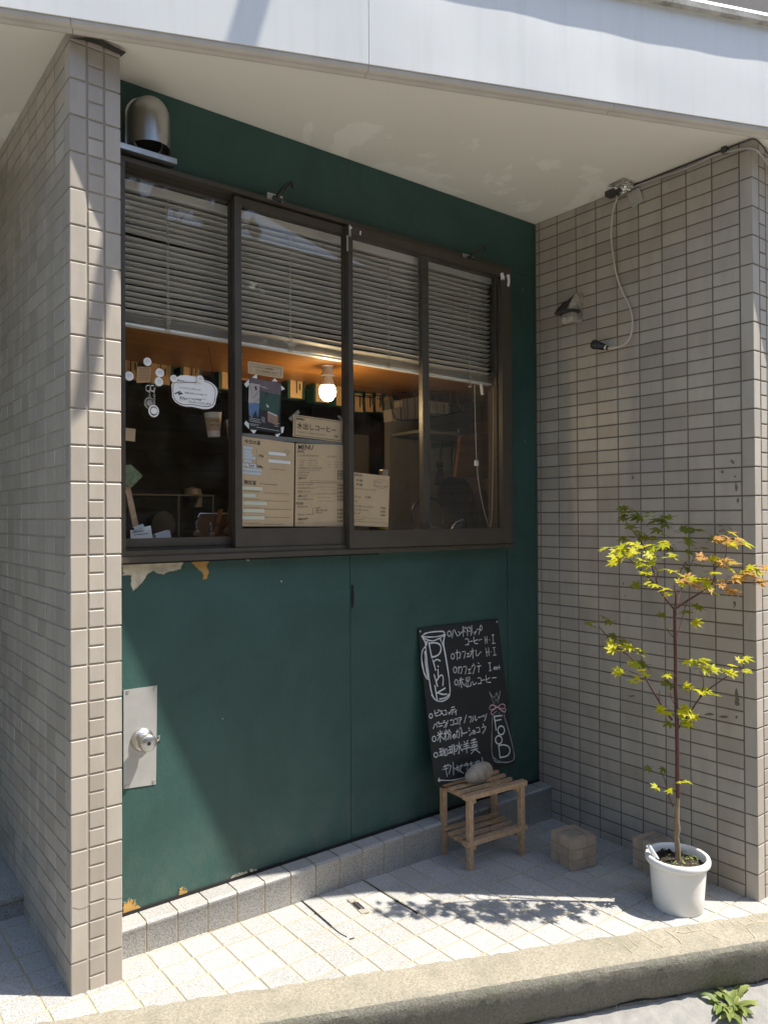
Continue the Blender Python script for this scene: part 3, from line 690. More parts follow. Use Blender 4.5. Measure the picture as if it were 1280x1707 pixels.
A_ += [ell(468,212,23,36), [(520,170),(505,262)], [(535,160),(578,245)], [(590,185),(605,198)], [(592,240),(640,185)], [(650,115),(655,250)], [(655,165),(680,190)], [(668,130),(675,150)], [(683,125),(690,145)],
 [(705,130),(712,240)], [(710,165),(735,185)], [(722,125),(728,140)], [(735,120),(742,138)], [(752,130),(755,190)], [(768,105),(770,190),(755,235)], [(790,190),(795,205)], [(808,185),(812,200)], [(830,175),(805,225)], [(835,155),(880,150),(862,220)], ell(890,135,14,35),
 [(682,285),(728,278),(722,360)], [(685,362),(728,358)], [(740,318),(780,310)], [(795,255),(798,345),(850,345)], [(798,315),(845,290)], [(858,300),(905,285)], [(940,255),(950,345)], [(970,250),(975,335)], [(945,300),(972,292)], [(1003,292),(1008,298)], [(1035,232),(1065,225)], [(1050,230),(1055,340)], [(1038,345),(1080,338)],
 ell(515,515,22,36), [(550,470),(622,455),(608,545),(592,535)], [(572,430),(575,560)], [(640,455),(690,445),(665,540)], [(703,480),(735,475)], [(720,480),(720,515)], [(700,522),(745,515)], [(745,450),(800,440)], [(778,405),(785,540)], [(775,455),(748,510)], [(825,430),(828,528),(890,455)], [(955,405),(970,515)], [(990,400),(1000,505)], [(965,462),(995,450)], [(1021,452),(1026,458)], [(1050,400),(1082,395)], [(1065,400),(1075,500)], [(1055,502),(1095,495)],
 ell(545,695,22,40), [(582,670),(640,650),(630,745),(615,740)], [(600,650),(588,740)], [(655,655),(705,645),(680,750)], [(722,690),(755,685)], [(738,690),(738,735)], [(720,745),(760,740)], [(790,610),(792,630)], [(770,665),(768,640),(820,630),(785,750)], [(850,600),(865,612)], [(838,650),(890,640)], [(865,645),(860,728)], [(990,605),(1020,600)], [(1005,605),(1015,705)], [(1000,710),(1030,700)],
 [(1080,655),(1068,690),(1058,680),(1066,660),(1085,655),(1090,680),(1078,692)], [(1100,650),(1105,695)], [(1130,635),(1135,690)], [(1095,672),(1145,660)],
 ell(562,862,22,36), [(630,795),(632,935)], [(600,840),(660,820)], [(615,850),(598,915)], [(640,860),(670,905)], [(608,810),(615,825)], [(712,790),(715,915)], [(690,800),(692,850),(740,840),(738,790)], [(685,875),(690,925),(760,910),(755,862)], [(780,850),(790,905),(830,865)], [(848,805),(892,795),(890,875)], [(850,880),(895,875)], [(900,835),(940,828)], [(958,770),(962,865),(1020,860)], [(960,830),(1010,800)], [(1040,805),(1095,798)]]
B_ = [ell(135,330,20,28), [(180,260),(190,335),(240,320)], [(185,300),(225,285)], [(222,255),(228,270)], [(238,250),(243,265)], [(248,270),(285,260),(250,320)], [(270,290),(290,315)], [(298,262),(328,255),(330,310)], [(300,318),(332,310)], [(355,285),(360,297)], [(370,280),(375,292)], [(390,270),(365,310)], [(395,225),(430,215)], [(385,258),(440,245)], [(415,255),(400,310)], [(460,255),(430,285)], [(450,272),(450,315)],
 [(185,430),(165,488)], [(200,425),(218,475)], [(215,410),(222,425)], [(230,405),(237,420)], [(240,430),(270,422)], [(235,462),(280,452)], [(290,395),(310,390)], [(278,420),(325,405),(325,430),(300,475)], [(350,385),(325,475)], [(378,385),(420,375),(420,440)], [(380,445),(422,440)], [(432,370),(470,360),(470,425)], [(435,430),(472,425)], [(478,355),(525,345),(508,385)], [(500,370),(495,440)], [(580,320),(553,415)], [(610,345),(650,335),(628,410)], [(665,335),(668,370),(655,400)], [(690,325),(692,395),(715,370)], [(730,350),(765,340)], [(780,325),(788,342)], [(800,318),(806,335)], [(835,305),(815,380),(805,390)],
 ell(175,618,22,34), [(250,510),(252,655)], [(215,575),(285,550)], [(222,535),(235,555)], [(275,525),(262,548)], [(245,580),(215,640)], [(258,580),(290,620)], [(320,505),(322,640)], [(298,560),(345,545)], [(302,530),(310,545)], [(340,515),(332,535)], [(318,570),(298,625)], [(365,500),(350,545)], [(370,515),(388,540)], [(355,560),(385,552),(380,620)], [(365,570),(345,625)], [(430,560),(415,605),(405,595),(412,570),(440,555),(445,590),(425,615)], [(448,530),(495,515),(490,605),(475,600)], [(468,500),(455,600)], [(495,480),(500,495)], [(508,472),(515,490)], [(520,500),(522,585)], [(522,535),(550,555)], [(555,545),(590,535)], [(605,480),(620,490)], [(610,510),(622,518)], [(618,575),(655,535)], [(660,515),(685,508),(688,550)], [(665,532),(685,528)], [(662,555),(690,550)], [(705,480),(745,470),(748,530)], [(708,538),(750,530)], [(790,430),(795,450)], [(775,475),(825,460),(820,490),(785,550)],
 ell(197,820,24,30), [(240,745),(270,738)], [(240,785),(270,775)], [(240,830),(275,815)], [(256,742),(258,825)], [(278,760),(300,752),(298,830)], [(288,735),(275,830)], [(315,745),(318,825)], [(315,750),(345,742),(345,820),(318,828)], [(360,720),(390,712)], [(360,758),(388,750)], [(355,800),(392,790)], [(375,718),(376,795)], [(405,690),(405,800)], [(395,720),(405,718)], [(392,750),(405,748)], [(392,780),(405,775)], [(425,690),(428,815)], [(428,718),(440,712)], [(428,748),(442,742)], [(428,775),(442,770)], [(488,660),(492,805),(478,800)], [(455,705),(480,695),(455,775)], [(520,690),(498,720)], [(495,720),(530,770)], [(550,650),(560,668)], [(600,635),(585,660)], [(545,690),(608,672)], [(545,715),(610,700)], [(530,750),(630,722)], [(578,672),(585,795)], [(640,640),(700,622)], [(655,620),(660,645)], [(680,612),(682,635)], [(635,672),(715,655)], [(675,645),(678,700)], [(645,700),(715,685)], [(640,730),(720,708)], [(660,705),(655,725)], [(700,695),(705,715)], [(640,760),(725,740)], [(680,720),(690,745),(640,805)], [(690,750),(750,795)],
 [(555,1105),(450,1130),(360,1142),(225,1135)], [(240,1110),(225,1140),(245,1155)]]
C_ = [[(290,970),(350,950)], [(280,1005),(350,985)], [(310,945),(340,1090)], [(340,940),(345,955)], [(355,935),(360,950)], [(365,960),(395,945),(360,1060)], [(415,910),(420,1070)], [(418,975),(445,1000)], [(465,950),(470,1020),(495,1030),(500,1010)], [(450,985),(490,970)], [(455,1005),(490,995)], [(490,965),(540,935),(505,985),(500,1020),(545,1050)], [(545,945),(550,958)], [(558,938),(562,950)], [(565,935),(600,925)], [(565,955),(610,940)], [(580,915),(600,970)], [(580,985),(590,1005)], [(620,930),(660,918)], [(622,950),(660,938)], [(640,905),(645,980)], [(680,915),(745,895)], [(715,885),(715,930),(700,925)], [(775,850),(785,900)]]
def onb(z, q): return pxp(*z(*q), BO, BN)
b = MB()
for L in A_: b.ribbon([onb(ZA, q) for q in L], .0031, BN, .0006)
for L in B_: b.ribbon([onb(ZD, q) for q in L], .0033, BN, .0006)
for L in C_: b.ribbon([onb(ZD, q) for q in L], .0025, BN, .0006)
obj('menu_writing', b, M_chalk, cb)
b = MB()
for L, wd in [([(195,335),(215,440),(235,530)],.0048), ([(195,345),(270,330),(340,350),(362,410),(340,480),(290,515),(235,525)],.0048), ([(245,560),(270,640),(285,700)],.004), ([(258,590),(300,550),(345,575)],.004), ([(315,645),(320,652)],.0045), ([(315,690),(320,780)],.004), ([(265,760),(290,850),(310,915)],.0042), ([(290,850),(340,775),(370,760),(388,800),(380,905)],.0042), ([(275,905),(290,1000),(305,1100)],.0042), ([(290,1010),(410,940)],.0042), ([(310,1000),(380,1025),(430,1018)],.0045)]:
    b.ribbon([onb(ZA, q) for q in L], wd*1.25, BN, .0014)
for L, wd in [([(925,335),(940,420),(950,505)],.0042), ([(925,335),(1025,325)],.004), ([(940,390),(1015,375)],.004), (ell(1015,510,42,55),.0042), (ell(985,630,42,52),.0042), ([(985,705),(1000,850)],.004), ([(985,700),(1060,690),(1120,720),(1128,780),(1095,835),(1000,852)],.0042)]:
    b.ribbon([onb(ZD, q) for q in L], wd*1.25, BN, .0014)
obj('large_lettering', b, M_chalk, cb)
b = MB(); j_ = lambda q, a: (q[0]+random.uniform(-a, a), q[1]+random.uniform(-a, a))
rim = [(105,250),(130,215),(200,195),(300,185),(390,178),(412,195),(390,230),(320,250),(220,262),(130,258),(105,245)]
for t_ in range(4): b.ribbon([onb(ZA, j_(q, 8)) for q in rim], .0025, BN, .0006)
jug = [[(105,255),(180,300),(250,312),(330,285),(412,225)], [(115,270),(150,320),(150,390),(165,560),(190,720),(205,860),(235,1010),(275,1095),(350,1122),(430,1098),(475,1040),(480,940),(460,760),(440,640),(410,460),(385,330),(408,230)], [(150,390),(112,420),(97,500),(102,600),(128,720),(165,810),(195,825)], [(142,450),(150,600),(170,720),(190,800)], [(345,280),(380,350),(405,440)], [(340,1085),(420,1070),(462,1020)], [(150,320),(165,360)], [(175,315),(155,370)], [(230,1030),(290,1110),(380,1118)]]
for L in jug:
    for t_ in range(4): b.ribbon([onb(ZA, j_(q, 7)) for q in L], .0026, BN, .0006)
obj('jug_drawing', b, M_chalk, cb)
b = MB()
for L in [[(905,350),(900,480),(897,640),(900,760),(920,870),(960,915),(1040,910),(1130,905),(1185,880),(1180,800),(1150,660),(1110,500),(1070,380),(1050,310)], [(925,850),(960,890),(1060,925),(1170,890),(1185,830)], [(870,30),(905,110),(925,180)], [(885,60),(930,110),(955,40)], [(940,110),(955,160),(985,80)], [(1000,20),(990,100),(975,170)], [(960,35),(965,80)], [(910,330),(930,290),(960,270)], [(985,300),(990,285),(1000,300)]]:
    for t_ in range(2): b.ribbon([onb(ZD, j_(q, 5)) for q in L], .0017, BN, .0006)
obj('gift_bag_drawing', b, M_chalk2, cb)
b = MB()
for L in [[(960,215),(900,185),(865,215),(870,250),(900,255),(960,220)], [(970,215),(1020,175),(1060,190),(1065,225),(1030,245),(975,220)], [(945,235),(880,285),(905,315)], [(985,235),(1040,275),(1065,285),(1070,240)], [(940,215),(985,222)]]:
    for t_ in range(2): b.ribbon([onb(ZD, j_(q, 4)) for q in L], .003, BN, .0016)
obj('bow_drawing', b, M_pink, cb)

# ---------------------------------------------------------------- plant stand and stone
ps = thing('plant_stand', 'small slatted pine stand holding up the chalkboard', 'stand', (-.51, -.16, .026))
ang_ = rad(-4.5); C0 = Vector((-.512, -.158, 0)); Rz = Matrix.Rotation(ang_, 3, 'Z')
def sw(x, y, z): return Rz @ Vector((x, y, z)) + C0
def sbox(b, x0, x1, y0, y1, z0, z1):
    b.obox(sw(x0, y0, z0), Rz @ Vector((x1-x0, 0, 0)), Rz @ Vector((0, y1-y0, 0)), (0, 0, z1-z0))
T = .314
for sx in (-1, 1):
    for sy in (-1, 1):
        b = MB(); x = sx*.128; y = sy*.078; q = sw(x, y, 0); sbox(b, x-.010, x+.010, y-.010, y+.010, fz(q.x, q.y)+.0005, T-.019 if sy < 0 else T-.019); obj('leg', b, M_stand, ps, bevel=.0012, seg=1)
for z, nm in ((T, 'top_slat'), (.145, 'shelf_slat')):
    for k, (y, w_) in enumerate([(-.090, .028), (-.033, .013), (.014, .013), (.062, .015)]):
        b = MB()
        if k == 0: sbox(b, -.150, .150, y, y+w_, z-.018, z)
        else: sbox(b, -.164+.010*k, .118+.008*k, y, y+w_, z-.011, z)
        obj(nm, b, M_stand, ps, bevel=.0015, seg=1)
for sx in (-1, 1):
    for z in (T-.0185, .126):
        b = MB(); x = sx*.116; x2 = x+sx*-.014; sbox(b, min(x, x2), max(x, x2), -.084, .084, z-.016, z); obj('cross_rail', b, M_stand, ps, bevel=.001, seg=1)
b = MB(); sc_ = px(801, 1289, 1, -.160); bm = bmesh.new(); bmesh.ops.create_icosphere(bm, subdivisions=4, radius=1)
from mathutils import noise as mn
for v in bm.verts:
    p = v.co.copy(); r_ = 1+.10*mn.noise(p*1.3+Vector((3, 1, 2)))+.02*mn.noise(p*6)
    q = Vector((p.x*.062*r_, p.y*.032*r_, p.z*.044*r_)); 
    if p.x < 0: q.z *= 1-.25*abs(p.x)
    q.z = max(q.z, -.027+.002*mn.noise(p*4)); v.co = q
bm.verts.index_update(); b.add([v.co.copy() for v in bm.verts], [tuple(v.index for v in f.verts) for f in bm.faces]); bm.free()
st = obj('stone', b, M_stone, loc=None); st.location = (sc_.x, -.150, T+.030); st.rotation_euler = (0, rad(-14), rad(-6)); tag(st, 'rounded tan stone on the pine stand against the chalkboard', 'stone')

# ---------------------------------------------------------------- brick blocks
def block(A, s_, ang, h, label):
    z = fz(A.x, A.y); o = thing('brick_block', label, 'block', (A.x, A.y, z), 'brick blocks along the tiled wall'); R = Matrix.Rotation(ang, 3, 'Z')
    L = lambda x, y, zz: R @ Vector((x, y, 0)) + Vector((A.x, A.y, z+zz))
    b = MB(); b.obox(L(.003, .003, .0005), R @ Vector((s_-.006, 0, 0)), R @ Vector((0, s_-.006, 0)), (0, 0, h-.004)); obj('core', b, M_mort, o)
    b = MB(); hh = h/3
    for r_ in range(3):
        for side in range(4):
            segs = [(0, .45), (.45, 1)] if (r_+side) % 2 else [(0, .62), (.62, 1)]
            for a0, a1 in segs:
                e0, e1 = a0*s_+.001, a1*s_-.001; d = .024; q0 = r_*hh+.0012; q1 = (r_+1)*hh-.0012
                if side == 0: P = (e0, 0, e1, d)
                elif side == 1: P = (e0, s_-d, e1, s_)
                elif side == 2: P = (0, max(e0, d+.001), d, min(e1, s_-d-.001))
                else: P = (s_-d, max(e0, d+.001), s_, min(e1, s_-d-.001))
                if P[2]-P[0] < .004 or P[3]-P[1] < .004: continue
                b.obox(L(P[0], P[1], q0), R @ Vector((P[2]-P[0], 0, 0)), R @ Vector((0, P[3]-P[1], 0)), (0, 0, q1-q0))
    obj('bricks', b, M_brick, o, bevel=.0022, seg=2)
    b = MB(); b.lathe([(.020, 0), (.018, .003), (.012, .002), (.0001, .0005)], L(s_*.5, s_*.42, h-.0035), n=20); b.lathe([(.017, 0), (.015, .004), (.010, .003), (.0001, .001)], L(s_*.62, s_*.68, h-.0035), n=20)
    b.tube([L(s_*.25, s_*.7, h-.003), L(s_*.5, s_*.8, h-.003), L(s_*.8, s_*.78, h-.003)], .003, 6); obj('top_relief', b, M_mort, o)
block(Vector((-.346, -.455, 0)), .118, rad(-8), .113, 'tan brick cube standing clear of the pot by the tiled wall')
block(Vector((-.136, -.672, 0)), .118, rad(-7), .113, 'tan brick cube half hidden behind the white plant pot')

# ---------------------------------------------------------------- floor hatch
fh = thing('floor_hatch', 'tiled floor hatch with dark side gaps and a steel lift handle', 'hatch', (-1.12, -.18, fz(-1.12, -.18)))
b = MB()
def frib(L, wd, lift=.0009):
    P = [pxf(u, v) for u, v in L]; b.ribbon(P, wd, fnrm, lift)
b = MB(); frib([(503,1503),(522,1519),(551,1544)], .0075); frib([(551,1544),(565,1556),(578,1563)], .0035); frib([(583,1566.5),(590,1564.5)], .004); obj('side_gap', b, M_dark, fh); b = MB(); frib([(603,1467),(632,1485),(660,1502)], .0055); frib([(660,1502),(680,1514),(695,1523)], .0085)
obj('side_gap', b, M_dark, fh)
b = MB(); H0 = [pxf(577.5, 1500.5), pxf(590, 1499.5), pxf(616, 1522), pxf(603, 1525)]; b.prism([p+fnrm*.0004 for p in H0], fnrm*.0018); obj('handle_plate', b, M_rust, fh)
b = MB(); mid = lambda a, c, f: a*(1-f)+c*f
Q = [mid(H0[0], H0[3], .24), mid(H0[1], H0[2], .24), mid(H0[1], H0[2], .78), mid(H0[0], H0[3], .78)]; cc = (Q[0]+Q[1]+Q[2]+Q[3])/4
b.prism([mid(p, cc, .12)+fnrm*.0024 for p in Q], fnrm*.0004); obj('handle_recess', b, M_dark, fh)
b = MB(); b.tube([mid(H0[0], H0[1], .5)*.72+mid(H0[3], H0[2], .5)*.28+fnrm*.0042, mid(H0[0], H0[1], .5)*.26+mid(H0[3], H0[2], .5)*.74+fnrm*.0042], .003, 8); obj('lift_bar', b, M_steel, fh)

# ---------------------------------------------------------------- wall lamp without its globe, dangling socket, cable
wl = thing('wall_lamp', 'broken wall lamp housing without its globe on the tiled wall', 'lamp', (0, -.20, 2.20))
b = MB(); Wy = lambda u, v, xo=-.001: px(u, v, 0, xo)
b.prism([(-.001, -.155, 2.155), (-.001, -.252, 2.142), (-.001, -.258, 2.262), (-.001, -.236, 2.272), (-.001, -.212, 2.262), (-.001, -.165, 2.215)], (-.010, 0, 0)); obj('back_plate', b, M_rust, wl, bevel=.002)
b = MB()
top = [(-.011, -.175, 2.225), (-.011, -.246, 2.262), (-.030, -.236, 2.256), (-.036, -.190, 2.228)]
bot = [(-.011, -.158, 2.196), (-.011, -.252, 2.196), (-.070, -.228, 2.190), (-.070, -.176, 2.188)]
b.add(top+bot, [(0, 1, 2, 3), (0, 3, 7, 4), (1, 5, 6, 2), (2, 6, 7, 3)]); b.m = [1, 1, 0, 1]; o = obj('shade', b, [M_rust, M_grime], wl, bevel=0, ang=20); md = o.modifiers.new('thickness', 'SOLIDIFY'); md.thickness = .004
b = MB(); b.prism([Vector(p) for p in [(-.012, -.180, 2.236), (-.040, -.186, 2.236), (-.068, -.172, 2.205), (-.072, -.168, 2.196), (-.012, -.152, 2.196)]], (0, -.012, 0))
b.box((-.074, -.180, 2.182), (-.011, -.164, 2.192)); b.box((-.074, -.240, 2.182), (-.064, -.1805, 2.192)); b.box((-.0635, -.250, 2.182), (-.011, -.240, 2.192)); obj('burnt_collar', b, M_grime, wl, bevel=.002)
b = MB(); b.box((-.040, -.232, 2.148), (-.012, -.176, 2.186)); b.lathe([(.012, 0), (.012, .012), (.006, .014), (.0001, .012)], (-.041, -.196, 2.160), (-1, 0, 0), 14); b.lathe([(.006, 0), (.005, .008), (.0001, .009)], (-.041, -.224, 2.166), (-1, 0, 0), 10); obj('lamp_holder', b, M_porc, wl, bevel=.003)

hs = thing('hanging_socket', 'black lamp socket dangling on a cream cable from the soffit', 'lamp socket', (-.04, -.31, 2.03))
Cx = -.030
L = [Vector((-.022, -.436, 2.607))] + [px(u, v, 0, x_) for u, v, x_ in [(1029,330,-.03),(1021,350,-.03),(1018,385,-.025),(1020,415,-.02),(1026,455,-.02),(1036,485,-.02),(1050,510,-.02),(1055,535,-.022),(1052,560,-.026),(1042,574,-.03),(1028,579,-.032),(1013,580,-.034)]]
b = MB(); b.tube(smooth(L, 2), .0032, 8); obj('cable', b, M_cord, hs)
e0 = px(1013, 580, 0, -.034); e1 = px(988, 573, 0, -.046); ax = (e1-e0).normalized()
b = MB(); b.lathe([(.0001, 0), (.008, 0), (.009, .012), (.012, .014), (.0145, .026), (.0165, .052), (.0195, .056), (.0195, .064), (.0165, .070), (.0001, .066)], e0, ax, 24); obj('socket_body', b, M_black, hs)
b = MB(); b.lathe([(.0098, .004), (.0105, .006), (.0105, .011), (.0098, .013)], e0, ax, 20); obj('socket_ring', b, M_alum, hs)
ft = thing('foil_tape', 'crumpled silver tape patch holding the cable under the soffit corner', 'tape', (-.02, -.45, 2.62))
def crumple(b, P4, n_, amp, dirv):
    g_ = []
    for i in range(n_+1):
        for j in range(n_+1):
            s_, t_ = i/n_, j/n_; p = P4[0]*(1-s_)*(1-t_)+P4[1]*s_*(1-t_)+P4[2]*s_*t_+P4[3]*(1-s_)*t_; g_.append(p+Vector(dirv)*random.uniform(0, amp))
    b.add(g_, [(i*(n_+1)+j, (i+1)*(n_+1)+j, (i+1)*(n_+1)+j+1, i*(n_+1)+j+1) for i in range(n_) for j in range(n_)])
PC = lambda u, v: px(u, v, 2, CE-.004)
b = MB(); crumple(b, [PC(1013, 309), PC(1040, 296), PC(1055, 303), PC(1024, 311)], 8, .004, (0, 0, -1))
crumple(b, [px(1023, 311, 0, -.045), px(1055, 303, 0, -.045), px(1058, 312, 0, -.020), px(1035, 325, 0, -.020)], 10, .005, (-1, 0, -.5)); o = obj('foil', b, M_foil, ft, ang=180, sm=False); md = o.modifiers.new('thickness', 'SOLIDIFY'); md.thickness = .0005
b = MB(); crumple(b, [px(1044, 322, 0, -.006), px(1066, 312, 0, -.006), px(1072, 333, 0, -.004), px(1055, 348, 0, -.004)], 6, .002, (-1, 0, 0)); o = obj('clear_film', b, mat('grey_film_tape', (.42, .40, .35), .3, var=.15), ft, sm=False); md = o.modifiers.new('thickness', 'SOLIDIFY'); md.thickness = .0005
b = MB(); b.box((-.040, -.470, 2.612), (-.004, -.395, 2.632)); obj('junction_box', b, M_grime, ft, bevel=.003)
ec = thing('soffit_cable', 'grey cable running along the soffit corner to the tiled wall end', 'cable', (-.01, -.7, 2.62))
b = MB(); L = [Vector((-.010, -.47, 2.622)), Vector((-.010, -.60, 2.617)), Vector((-.009, -.74, 2.610)), Vector((-.008, -.84, 2.622)), Vector((-.012, -.93, 2.604)), Vector((-.008, -.972, 2.594)), Vector((.02, -.978, 2.588)), Vector((.07, -.976, 2.572)), Vector((.14, -.974, 2.55))]
b.tube(smooth(L, 2), .0042, 8); obj('cable_run', b, mat('grey_cable_sheath', (.36, .35, .32), .5), ec)
b = MB(); L = [Vector((-.006, -.48, 2.629)), Vector((-.006, -.70, 2.628)), Vector((-.006, -.95, 2.628)), Vector((-.004, -.978, 2.627)), Vector((.05, -.978, 2.618)), Vector((.10, -.976, 2.600))]; b.tube(smooth(L, 2), .0022, 6); obj('black_wire', b, M_black, ec)
b = MB(); b.box((-.022, -.885, 2.612), (-.001, -.868, 2.632)); obj('cable_clip', b, M_grime, ec, bevel=.002)

# ---------------------------------------------------------------- potted maple
PC0 = pxf(1130, 1511); pz = fz(PC0.x, PC0.y); PC0 = Vector((PC0.x, PC0.y, pz))
pp = thing('plant_pot', 'round white plastic plant pot with a rolled rim', 'plant pot', PC0)
b = MB(); b.lathe([(.0001, .004), (.074, .004), (.077, 0), (.080, .004), (.0845, .06), (.0895, .128), (.0915, .146), (.0985, .148), (.1035, .153), (.1045, .162), (.1020, .171), (.095, .174), (.0885, .170), (.087, .155), (.084, .125), (.0001, .125)], PC0, n=64); obj('pot_body', b, M_pot, pp, ang=60)
b = MB(); K = 20; vs = []
for i in range(K+1):
    for k in range(24):
        r_ = .0865*i/K; a = 2*math.pi*k/24; vs.append(PC0+Vector((r_*math.cos(a), r_*math.sin(a), .144+.006*mn.noise(Vector((r_*40*math.cos(a), r_*40*math.sin(a), 3))))))
b.add(vs, [(i*24+k, i*24+(k+1) % 24, (i+1)*24+(k+1) % 24, (i+1)*24+k) for i in range(K) for k in range(24)])
obj('soil', b, M_soil, pp)
b = MB()
for i in range(170):
    r_ = .080*math.sqrt(random.random()); a = random.uniform(0, 6.28); 
    if r_ < .012: continue
    if math.sin(a+.4) > .55 and random.random() < .8: continue
    p = PC0+Vector((r_*math.cos(a), r_*math.sin(a), .149+random.uniform(0, .010))); s_ = random.uniform(.004, .009)
    d = Vector((random.gauss(0, 1), random.gauss(0, 1), 0)).normalized(); e = Vector((-d.y, d.x, 0)); upv = Vector((0, 0, random.uniform(-.3, .6)))
    b.add([p, p+d*s_*.5+e*s_*.4+upv*s_*.4, p+d*s_+upv*s_, p+d*s_*.5-e*s_*.4+upv*s_*.4], [(0, 1, 2, 3)])
mo = obj('moss_and_clover', b, M_weed, pp); mo['kind'] = 'stuff'
b = MB()
for cx_, cy_, s_ in [(-.035, .05, .03), (.0, .06, .026), (.03, .055, .022), (-.05, .03, .022), (.05, .03, .02)]:
    for t_ in range(3):
        p = PC0+Vector((cx_+random.uniform(-.01, .01), cy_+random.uniform(-.01, .01), .146)); a = random.uniform(0, 6.28); d = Vector((math.cos(a), math.sin(a), 0)); e = Vector((-d.y, d.x, 0))
        b.add([p, p+d*s_*.4+Vector((0, 0, s_*.9)), p+e*s_*.6+Vector((0, 0, s_*.5)), p-e*s_*.5+Vector((0, 0, s_*.35))], [(0, 2, 1), (0, 1, 3)])
obj('dry_leaves', b, M_soil, pp)
t0 = PC0+(pxd(1098, 1420, 2.5)-pxd(1128, 1434, 2.5)); t0.z = pz+.142
tb = MB(); e = t0+(pxd(1077, 1385, 2.5)-pxd(1097, 1416, 2.5)); tb.tube([t0+(t0-e)*.2, t0*.5+e*.5, e], [.007, .0075, .0078], 14, cap=False); tb.tube([t0+(t0-e)*.2, t0*.5+e*.5, e], [.0055, .006, .0065], 14, cap=False)
o = obj('plastic_tube', tb, M_tube); tag(o, 'clear plastic tube stuck in the pot soil', 'tube')

TD = (PC0-CAM).dot(-Vector((CM[0][2], CM[1][2], CM[2][2])))      # view depth of the pot
mt = thing('maple_tree', 'young potted maple with yellow green leaves turning orange', 'tree', PC0+Vector((0, 0, .14)))
def tp(u, v, d=0): return pxd(u, v, TD+d+.016)
trunk = [(1130,1436,0,.0092),(1130,1415,0,.0094),(1127,1395,.0,.0088),(1129,1382,0,.0100),(1128,1365,0,.0080),(1130,1330,0,.0060),(1129,1300,0,.0060),(1129,1250,0,.0058),(1128,1200,0,.0056),(1126,1150,0,.0052),(1126,1100,0,.0050),(1125,1050,0,.0046),(1124.5,1014,0,.0045)]
b = MB(); b.tube([tp(u, v, d) for u, v, d, r in trunk[:6]], [q[3] for q in trunk[:6]], 12); obj('woody_base', b, M_bark2, mt, ang=80)
b = MB(); b.tube([tp(u, v, d) for u, v, d, r in trunk[5:]], [q[3]*1.18 for q in trunk[5:]], 12); obj('trunk', b, M_bark, mt, ang=80)
BR = [
 [(1124,1016,0,.0036),(1113,1003,-.01,.0033),(1100,985,-.02,.0030),(1083,965,-.03,.0026),(1065,948,-.045,.0022),(1053,935,-.05,.0018),(1040,928,-.06,.0013),(1025,920,-.065,.001)],
 [(1113,1003,-.01,.0026),(1105,985,.01,.0024),(1093,965,.03,.0022),(1085,940,.05,.0020),(1072,908,.08,.0018),(1055,885,.10,.0014),(1043,872,.12,.0012),(1040,855,.12,.0008)],
 [(1125,1013,0,.0028),(1127,995,0,.0024),(1124,978,.01,.0018),(1130,960,.03,.0014),(1138,945,.05,.0012),(1145,935,.06,.001)],
 [(1127,1014,0,.0034),(1143,1003,-.01,.0030),(1165,990,-.02,.0027),(1172,985,-.02,.0026),(1185,977,-.03,.0022),(1191,965,-.03,.002),(1190,945,-.03,.0016),(1188,935,-.035,.0012)],
 [(1187,975,-.03,.0020),(1205,973,-.05,.0018),(1230,972,-.07,.0016),(1260,972,-.09,.0014),(1277,970,-.10,.001)],
 [(1190,950,-.03,.0014),(1200,940,-.04,.0012),(1210,930,-.05,.0012),(1211,905,-.05,.0010)],
 [(1100,985,-.02,.0018),(1092,970,-.03,.0016),(1098,955,-.04,.0012),(1088,940,-.05,.001)],
 [(1120,1201,0,.0034),(1105,1180,.01,.0030),(1090,1155,.015,.0028),(1080,1138,.02,.0025),(1073,1125,.02,.0023),(1060,1105,.03,.0021),(1048,1093,.035,.0020),(1035,1085,.04,.0018),(1022,1072,.05,.0016),(1010,1058,.06,.0014),(998,1045,.07,.0011)],
 [(1075,1128,.02,.0015),(1062,1124,.0,.0012),(1048,1119,-.01,.0009)],
 [(1130,1215,0,.0030),(1150,1188,-.02,.0026),(1165,1165,-.035,.0024),(1180,1150,-.04,.002),(1200,1136,-.055,.0018),(1218,1124,-.065,.0014),(1234,1110,-.07,.001)],
 [(1166,1163,-.035,.0018),(1173,1145,-.04,.0015),(1172,1130,-.04,.0012),(1166,1118,-.04,.001)],
 [(1128,1180,0,.0020),(1119,1165,.02,.0016),(1117,1155,.02,.001)],
 [(1128,1060,0,.0016),(1135,1040,.02,.0014),(1142,1010,.04,.0012),(1148,1000,.05,.001)],
 [(1122,1062,0,.0014),(1114,1054,0,.0012),(1111,1046,0,.0008)],
 [(1122,1345,0,.0022),(1116,1332,-.01,.0020),(1113,1322,-.01,.0018),(1109,1305,0,.0014),(1104,1288,.01,.0009)],
 [(1128,1010,0,.0016),(1133,990,.03,.0014),(1140,970,.06,.0012),(1150,945,.09,.001),(1158,925,.11,.0008)],
 [(1100,1175,.01,.0012),(1098,1160,.01,.001),(1100,1150,.01,.0007)]]
b = MB()
for L in BR: b.tube(smooth([tp(u, v, d) for u, v, d, r in L], 1), [1.12*(L[0][3]+(L[-1][3]-L[0][3])*i/(2*len(L)-1)) for i in range(2*len(L))], 8)
obj('branches', b, M_bark, mt, ang=80)
OUT = [(0, -.02), (.05, -.10), (.20, -.16), (.42, -.36), (.30, -.07), (.62, -.40), (.92, -.60), (.56, -.22)]
